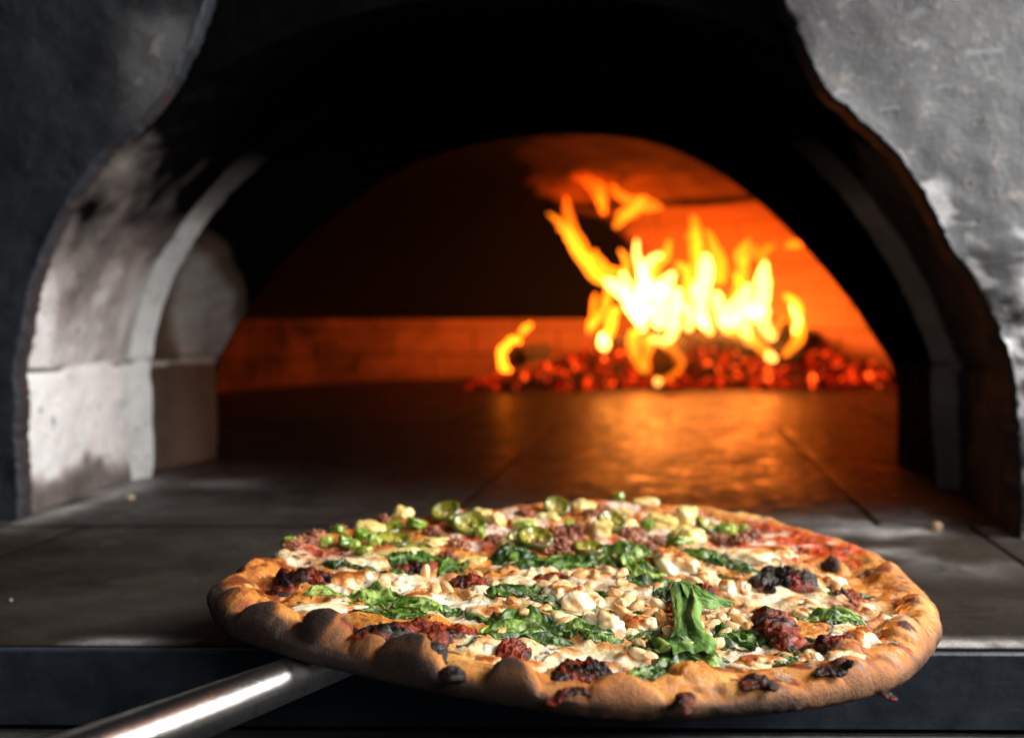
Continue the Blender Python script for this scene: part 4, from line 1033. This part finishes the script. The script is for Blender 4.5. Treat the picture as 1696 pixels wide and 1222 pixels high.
VV, FF, GL = [], [], []; off = 0
def ember_height(x, y):
    c = np.array([.40, 2.32])
    return .092*math.exp(-((x-.42)/.34)**4-((y-2.40)/.16)**2)
for i in range(14000):
    y = 2.17+rng.beta(1.6, 1.6)*.42; x = rng.uniform(-.10, .98)
    if math.hypot(x-Cc[0], y-Cc[1]) > CR-.03: continue
    if x < .05 and rng.random() < .75: continue
    h = ember_height(x, y)*(1+.0*x)+(.045*math.exp(-((x-.80)/.12)**2-((y-2.30)/.15)**2))
    front_y = 2.20+.03*math.sin(x*9)
    if y < front_y and rng.random() < .8: continue
    s = .003+.011*rng.beta(1.2, 2.2); k = rng.uniform(.6, 1.3, 3)*s
    P = SV*k*(1+.25*rng.standard_normal((len(SV), 1)))
    a = rng.uniform(0, 6.28); R3 = np.array([[math.cos(a), -math.sin(a), 0], [math.sin(a), math.cos(a), 0], [0, 0, 1]])
    P = P@R3.T+np.array([x, y, h*rng.uniform(.2, 1.05)+s*.5])
    P[:, 2] = np.maximum(P[:, 2], .0005)
    VV.append(P); FF.append(SF+off); off += len(P); GL.append(np.full(len(P), rng.beta(.7, 1.2)))
em = mesh_obj('ember_bed', np.vstack(VV), np.vstack(FF), M_ember, None, False, {'Glow': np.concatenate(GL)})
em['kind'] = 'stuff'; em['label'] = 'bed of glowing red embers along the back of the oven'; em['category'] = 'embers'

def log_mat():
    m, nt, b = new_mat('charred_wood'); T = NT(nt); p = T.pos()
    n_ = T.noise(p, 30, 6, .7)
    T.l(T.mix(T.ramp(n_, [(.4, 0), (.7, 1)]), (.012, .010, .009), (.06, .045, .035)), b.inputs['Base Color']); b.inputs['Roughness'].default_value = .9
    b.inputs['Emission Color'].default_value = (1, .07, .005, 1)
    T.l(T.ramp(T.noise(p, 60, 3), [(.62, 0), (.75, .8)]), b.inputs['Emission Strength'])
    T.l(T.bump(n_, .8, .01), b.inputs['Normal'])
    return m
M_log = log_mat()
def at_depth(u, v, D): return np.array([(u-CX)/F*D, D, HC-(v-HY)/F*D])
def log(a, b, r, label, seed):
    a, b = np.array(a), np.array(b); d_ = b-a; L = np.linalg.norm(d_); d_ /= L
    s1 = np.cross(d_, [0, 0, 1.0]); s1 /= np.linalg.norm(s1); s2 = np.cross(s1, d_)
    na, nb = 40, 32; t = np.r_[0, np.linspace(.0, L, na), L]; ph = np.linspace(0, 2*np.pi, nb, endpoint=False)
    sc = np.r_[.03, np.ones(na), .03]
    rr = r*sc[:, None]*(1+.14*fbm(np.cos(ph)[None]*1.5+seed, np.sin(ph)[None]*1.5, t[:, None]*9, 3, seed))
    G = a+t[:, None, None]*d_+(rr*np.cos(ph))[..., None]*s1+(rr*np.sin(ph))[..., None]*s2
    o = mesh_obj('firewood_log', G.reshape(-1, 3), gridfaces(na+2, nb, wrap=True), M_log)
    return tag(o, label, 'firewood', 'logs burning in the fire')
log(at_depth(1098, 601, 2.13), at_depth(1135, 570, 2.50), .030, 'charred log with its round end facing the oven mouth, flames around its end', 1)
log(at_depth(1190, 562, 2.38), at_depth(1330, 592, 2.24), .022, 'charred log slanting down to the end of the fire below the tallest yellow flames', 2)
log(at_depth(856, 592, 2.13), at_depth(900, 582, 2.45), .022, 'small charred log apart from the fire with one thin curl of flame', 3)
log(at_depth(1010, 575, 2.44), at_depth(1300, 550, 2.50), .028, 'long charred log lying across behind the burning pile', 4)
log(at_depth(1300, 580, 2.28), at_depth(1350, 560, 2.52), .024, 'short charred log under the hooked flame at the end of the fire', 5)

# ------------------------------------------------------------------ flames: bodies of glowing gas
def flame_mat(name, col, strength):
    m = bpy.data.materials.new(name); m.use_nodes = True; nt = m.node_tree
    nt.nodes.remove(nt.nodes['Principled BSDF'])
    e = nt.nodes.new('ShaderNodeEmission'); e.inputs[0].default_value = (*col, 1); e.inputs[1].default_value = strength
    nt.links.new(e.outputs[0], nt.nodes['Material Output'].inputs['Volume'])
    return m
FM = {'tip': flame_mat('flame_thin', (1, .13, .003), 15), 'mid': flame_mat('flame_body', (1, .19, .006), 11), 'core': flame_mat('flame_core', (1, .34, .055), 34)}
fire = thing('fire', 'bright yellow and orange flames rising from the logs at the back of the oven', 'fire', at_depth(1130, 620, 2.32))
def Zm(x, y): return (780+x/2.777, 220+y/2.777)
def tongue(pts, rad, kind='mid', D=2.33, dd=0.0, seed=0):
    """pts in fire-crop coordinates, rad in the same units"""
    q = np.array([Zm(*p) for p in pts]); na = 60
    c = catmull(q, na); t = np.linspace(0, 1, na)
    c = c+np.stack([noise(t*5+seed, seed*.3, 0, seed+5), noise(t*5, seed*.7, 0, seed+6)], -1)*np.array([3.2, 1.5])
    r = np.interp(t, np.linspace(0, 1, len(rad)), rad)/2.777*(.35 if kind != 'tip' else .44)
    r = r*np.sqrt(np.clip(1-(2*t-1)**10, .001, 1))
    Dv = D+dd*t+.03*noise(t*3, seed, 0, seed)
    P = np.stack([(c[:, 0]-CX)/F*Dv, Dv, HC-(c[:, 1]-HY)/F*Dv], -1); rm = r/F*Dv
    d_ = np.gradient(P, axis=0); d_ /= np.linalg.norm(d_, axis=1, keepdims=True)+1e-9
    s1 = np.cross(d_, np.array([0, 1.0, 0])); s1 /= np.linalg.norm(s1, axis=1, keepdims=True)+1e-9; s2 = np.cross(s1, d_)
    nb = 20; ph = np.linspace(0, 2*np.pi, nb, endpoint=False)
    k = 1+.45*noise(np.cos(ph)[None]*1.2+seed, np.sin(ph)[None]*1.2, t[:, None]*6, seed+1)
    G = P[:, None]+(rm[:, None]*k*np.cos(ph))[..., None]*s1[:, None]+(rm[:, None]*k*np.sin(ph)*1.0)[..., None]*s2[:, None]
    G[..., 2] = np.maximum(G[..., 2], .002)
    V = np.vstack([G.reshape(-1, 3), P[0], P[-1]]); n0 = na*nb
    Fl = [tuple(f) for f in gridfaces(na, nb, wrap=True)]+[((j+1) % nb, j, n0) for j in range(nb)]+[((na-1)*nb+j, (na-1)*nb+(j+1) % nb, n0+1) for j in range(nb)]
    mesh_obj('flame', V, Fl, FM[kind], fire)
TG = [
 # upper left loose wisps
 ([(488, 78), (500, 140), (550, 185), (625, 215)], [26, 80, 80, 30], 'tip'), ([(490, 110), (530, 180), (580, 215)], [20, 45, 30], 'tip'), ([(470, 190), (530, 215), (585, 270), (607, 375)], [50, 70, 60, 30], 'tip'), ([(560, 200), (600, 260), (607, 340)], [25, 40, 26], 'tip'),
 ([(600, 300), (610, 350), (605, 380)], [10, 22, 12], 'mid'), ([(640, 240), (690, 290), (740, 320), (800, 330), (885, 345)], [40, 50, 70, 70, 20], 'mid'),
 ([(800, 290), (770, 340), (700, 390), (655, 440)], [40, 70, 60, 35], 'mid'), ([(790, 300), (740, 360), (690, 395)], [20, 40, 25], 'mid'),
 # long left tongue
 ([(350, 370), (400, 410), (450, 470), (500, 560), (560, 650), (620, 690)], [15, 45, 60, 65, 60, 60], 'mid'), ([(430, 290), (450, 380), (470, 440), (520, 520), (560, 620)], [20, 50, 40, 40, 30], 'tip'), ([(400, 440), (460, 490), (510, 590)], [20, 45, 30], 'mid'),
 ([(560, 540), (620, 620), (680, 640)], [20, 45, 40], 'tip'), ([(520, 560), (600, 650), (660, 680)], [30, 40, 40], 'tip'),
 # main body
 ([(760, 490), (765, 560), (780, 640), (800, 760), (790, 880)], [26, 50, 75, 100, 90], 'core'), ([(680, 540), (710, 590), (730, 680), (760, 800)], [22, 45, 70, 80], 'mid'),
 ([(910, 490), (905, 560), (850, 620), (820, 700)], [25, 55, 70, 90], 'mid'), ([(870, 560), (820, 600), (790, 680)], [30, 50, 60], 'core'), ([(620, 680), (680, 720), (740, 790), (800, 860)], [50, 70, 90, 90], 'core'),
 ([(940, 640), (900, 700), (870, 800), (860, 900)], [45, 100, 130, 110], 'core'), ([(700, 640), (720, 720), (760, 830), (800, 910)], [40, 70, 70, 60], 'core'), ([(960, 720), (940, 820), (930, 900), (900, 960)], [50, 80, 70, 40], 'core'),
 ([(640, 700), (630, 770), (600, 830), (545, 920)], [50, 50, 40, 20], 'mid'), ([(670, 800), (650, 860), (610, 960), (600, 990)], [50, 50, 50, 40], 'mid'), ([(605, 930), (604, 990)], [42, 46], 'core'), ([(580, 740), (555, 850), (535, 910)], [15, 20, 12], 'tip'),
 ([(760, 900), (750, 960), (765, 1050), (800, 1100), (830, 1060)], [60, 50, 45, 40, 18], 'mid'), ([(870, 960), (930, 1010), (960, 1060), (920, 1120), (862, 1150)], [40, 38, 38, 34, 34], 'mid'), ([(830, 940), (810, 1010), (790, 1080)], [60, 40, 30], 'mid'), ([(850, 1142), (870, 1146)], [32, 32], 'core'),
 ([(830, 940), (880, 960), (930, 930)], [50, 60, 40], 'core'),
 # middle
 ([(1030, 380), (1030, 460), (1040, 560), (1070, 660)], [30, 70, 60, 60], 'tip'), ([(1030, 440), (1040, 520), (1060, 600)], [30, 50, 40], 'mid'), ([(1080, 560), (1080, 650), (1050, 760), (1090, 900)], [50, 95, 95, 50], 'core'), ([(1090, 440), (1130, 560), (1150, 700)], [30, 60, 60], 'tip'),
 ([(990, 780), (1010, 850), (1005, 910)], [40, 50, 42], 'core'), ([(1040, 850), (1080, 890), (1105, 920)], [40, 44, 44], 'core'), ([(980, 680), (1000, 760), (1010, 840)], [50, 80, 50], 'mid'), ([(1120, 740), (1150, 800), (1160, 880)], [50, 70, 60], 'core'),
 ([(940, 600), (990, 640), (1020, 700)], [30, 60, 60], 'mid'),
 # right
 ([(1290, 490), (1240, 560), (1250, 640), (1230, 720), (1190, 800)], [30, 70, 60, 60, 70], 'mid'), ([(1310, 520), (1280, 580), (1250, 600)], [30, 45, 30], 'mid'), ([(1360, 590), (1345, 680), (1330, 760), (1290, 860)], [40, 75, 85, 100], 'core'), ([(1290, 700), (1240, 780), (1190, 860), (1180, 920)], [60, 80, 90, 60], 'core'),
 ([(1400, 520), (1350, 540), (1330, 600)], [20, 25, 25], 'tip'), ([(1460, 520), (1510, 510)], [28, 28], 'tip'), ([(1330, 800), (1350, 880), (1390, 950)], [90, 80, 44], 'core'), ([(1160, 900), (1250, 920), (1330, 980), (1380, 1030)], [50, 50, 42, 42], 'mid'), ([(1260, 880), (1275, 970)], [60, 50], 'core'), ([(1370, 1020), (1385, 1036)], [38, 38], 'core'),
 ([(1450, 740), (1490, 800), (1505, 880), (1500, 960), (1430, 1030)], [20, 48, 48, 42, 30], 'mid'), ([(1480, 790), (1500, 860), (1490, 920)], [18, 30, 20], 'core'), ([(1450, 850), (1410, 880), (1400, 940)], [20, 36, 30], 'mid'), ([(1200, 640), (1230, 680), (1260, 740)], [20, 35, 30], 'mid'),
 # small curl at the left
 ([(270, 880), (245, 910), (230, 925)], [22, 34, 22], 'mid'), ([(240, 955), (180, 960), (135, 1010), (140, 1070), (180, 1095)], [26, 34, 38, 36, 22], 'mid'),
 ([(1200, 900), (1260, 830), (1340, 830)], [80, 70, 50], 'core'), ([(760, 740), (830, 720), (900, 740)], [80, 110, 70], 'core'), ([(650, 720), (700, 700), (760, 700)], [50, 60, 50], 'mid'),
]
for i, (pts, rad, kd) in enumerate(TG):
    frontish = max(p[1] for p in pts) > 985          # these curl down in front of the embers
    tongue(pts, [r*(1.25 if frontish else 1) for r in rad], kd, 2.10 if frontish else 2.33+.05*math.sin(i*2.1), 0, 40+i)
def firelight(name, u, v, D, power, rad, col):
    l = bpy.data.lights.new(name, 'POINT'); l.energy = power; l.shadow_soft_size = rad; l.color = col
    o = bpy.data.objects.new(name, l); COL.objects.link(o); o.location = at_depth(u, v, D)
firelight('firelight', 1075, 515, 2.32, .35, .03, (1, .12, .006))
firelight('firelight', 1255, 520, 2.34, .85, .03, (1, .15, .007))

# ------------------------------------------------------------------ crumbs on the oven floor
M_crumb = attr_mat('bread_crumb', .7, 0, .003, .5, 700)
def crumb_obj(u, v, r, h, col, label):
    p = floorpt(u, v); o = blob('crumb', 0, 0, r, r*.8, h, M_crumb, flat(col, tuple(c*.8 for c in col)), int(u), .3, 1.6, 20, 1, .05, 14, pos=(p[0], p[1], 0.0), parent=None)
    mw = o.matrix_world.copy(); o.parent = None
    return tag(o, label, 'crumb')
crumb_obj(1551, 880, 4.2, 3.6, (.55, .36, .20), 'pale brown crumb lying in the ash dust beside the oven mouth')
crumb_obj(1506, 850, 2.4, 2.2, (.10, .07, .05), 'tiny dark crumb behind the pale crumb in the ash dust')
crumb_obj(216, 828, 3.4, 2.2, (.40, .30, .18), 'small tan crumb on the dark stone near the whitish oven pier')
crumb_obj(18, 995, .8, .6, (.5, .48, .45), 'single pale speck of a crumb on the empty stone shelf')
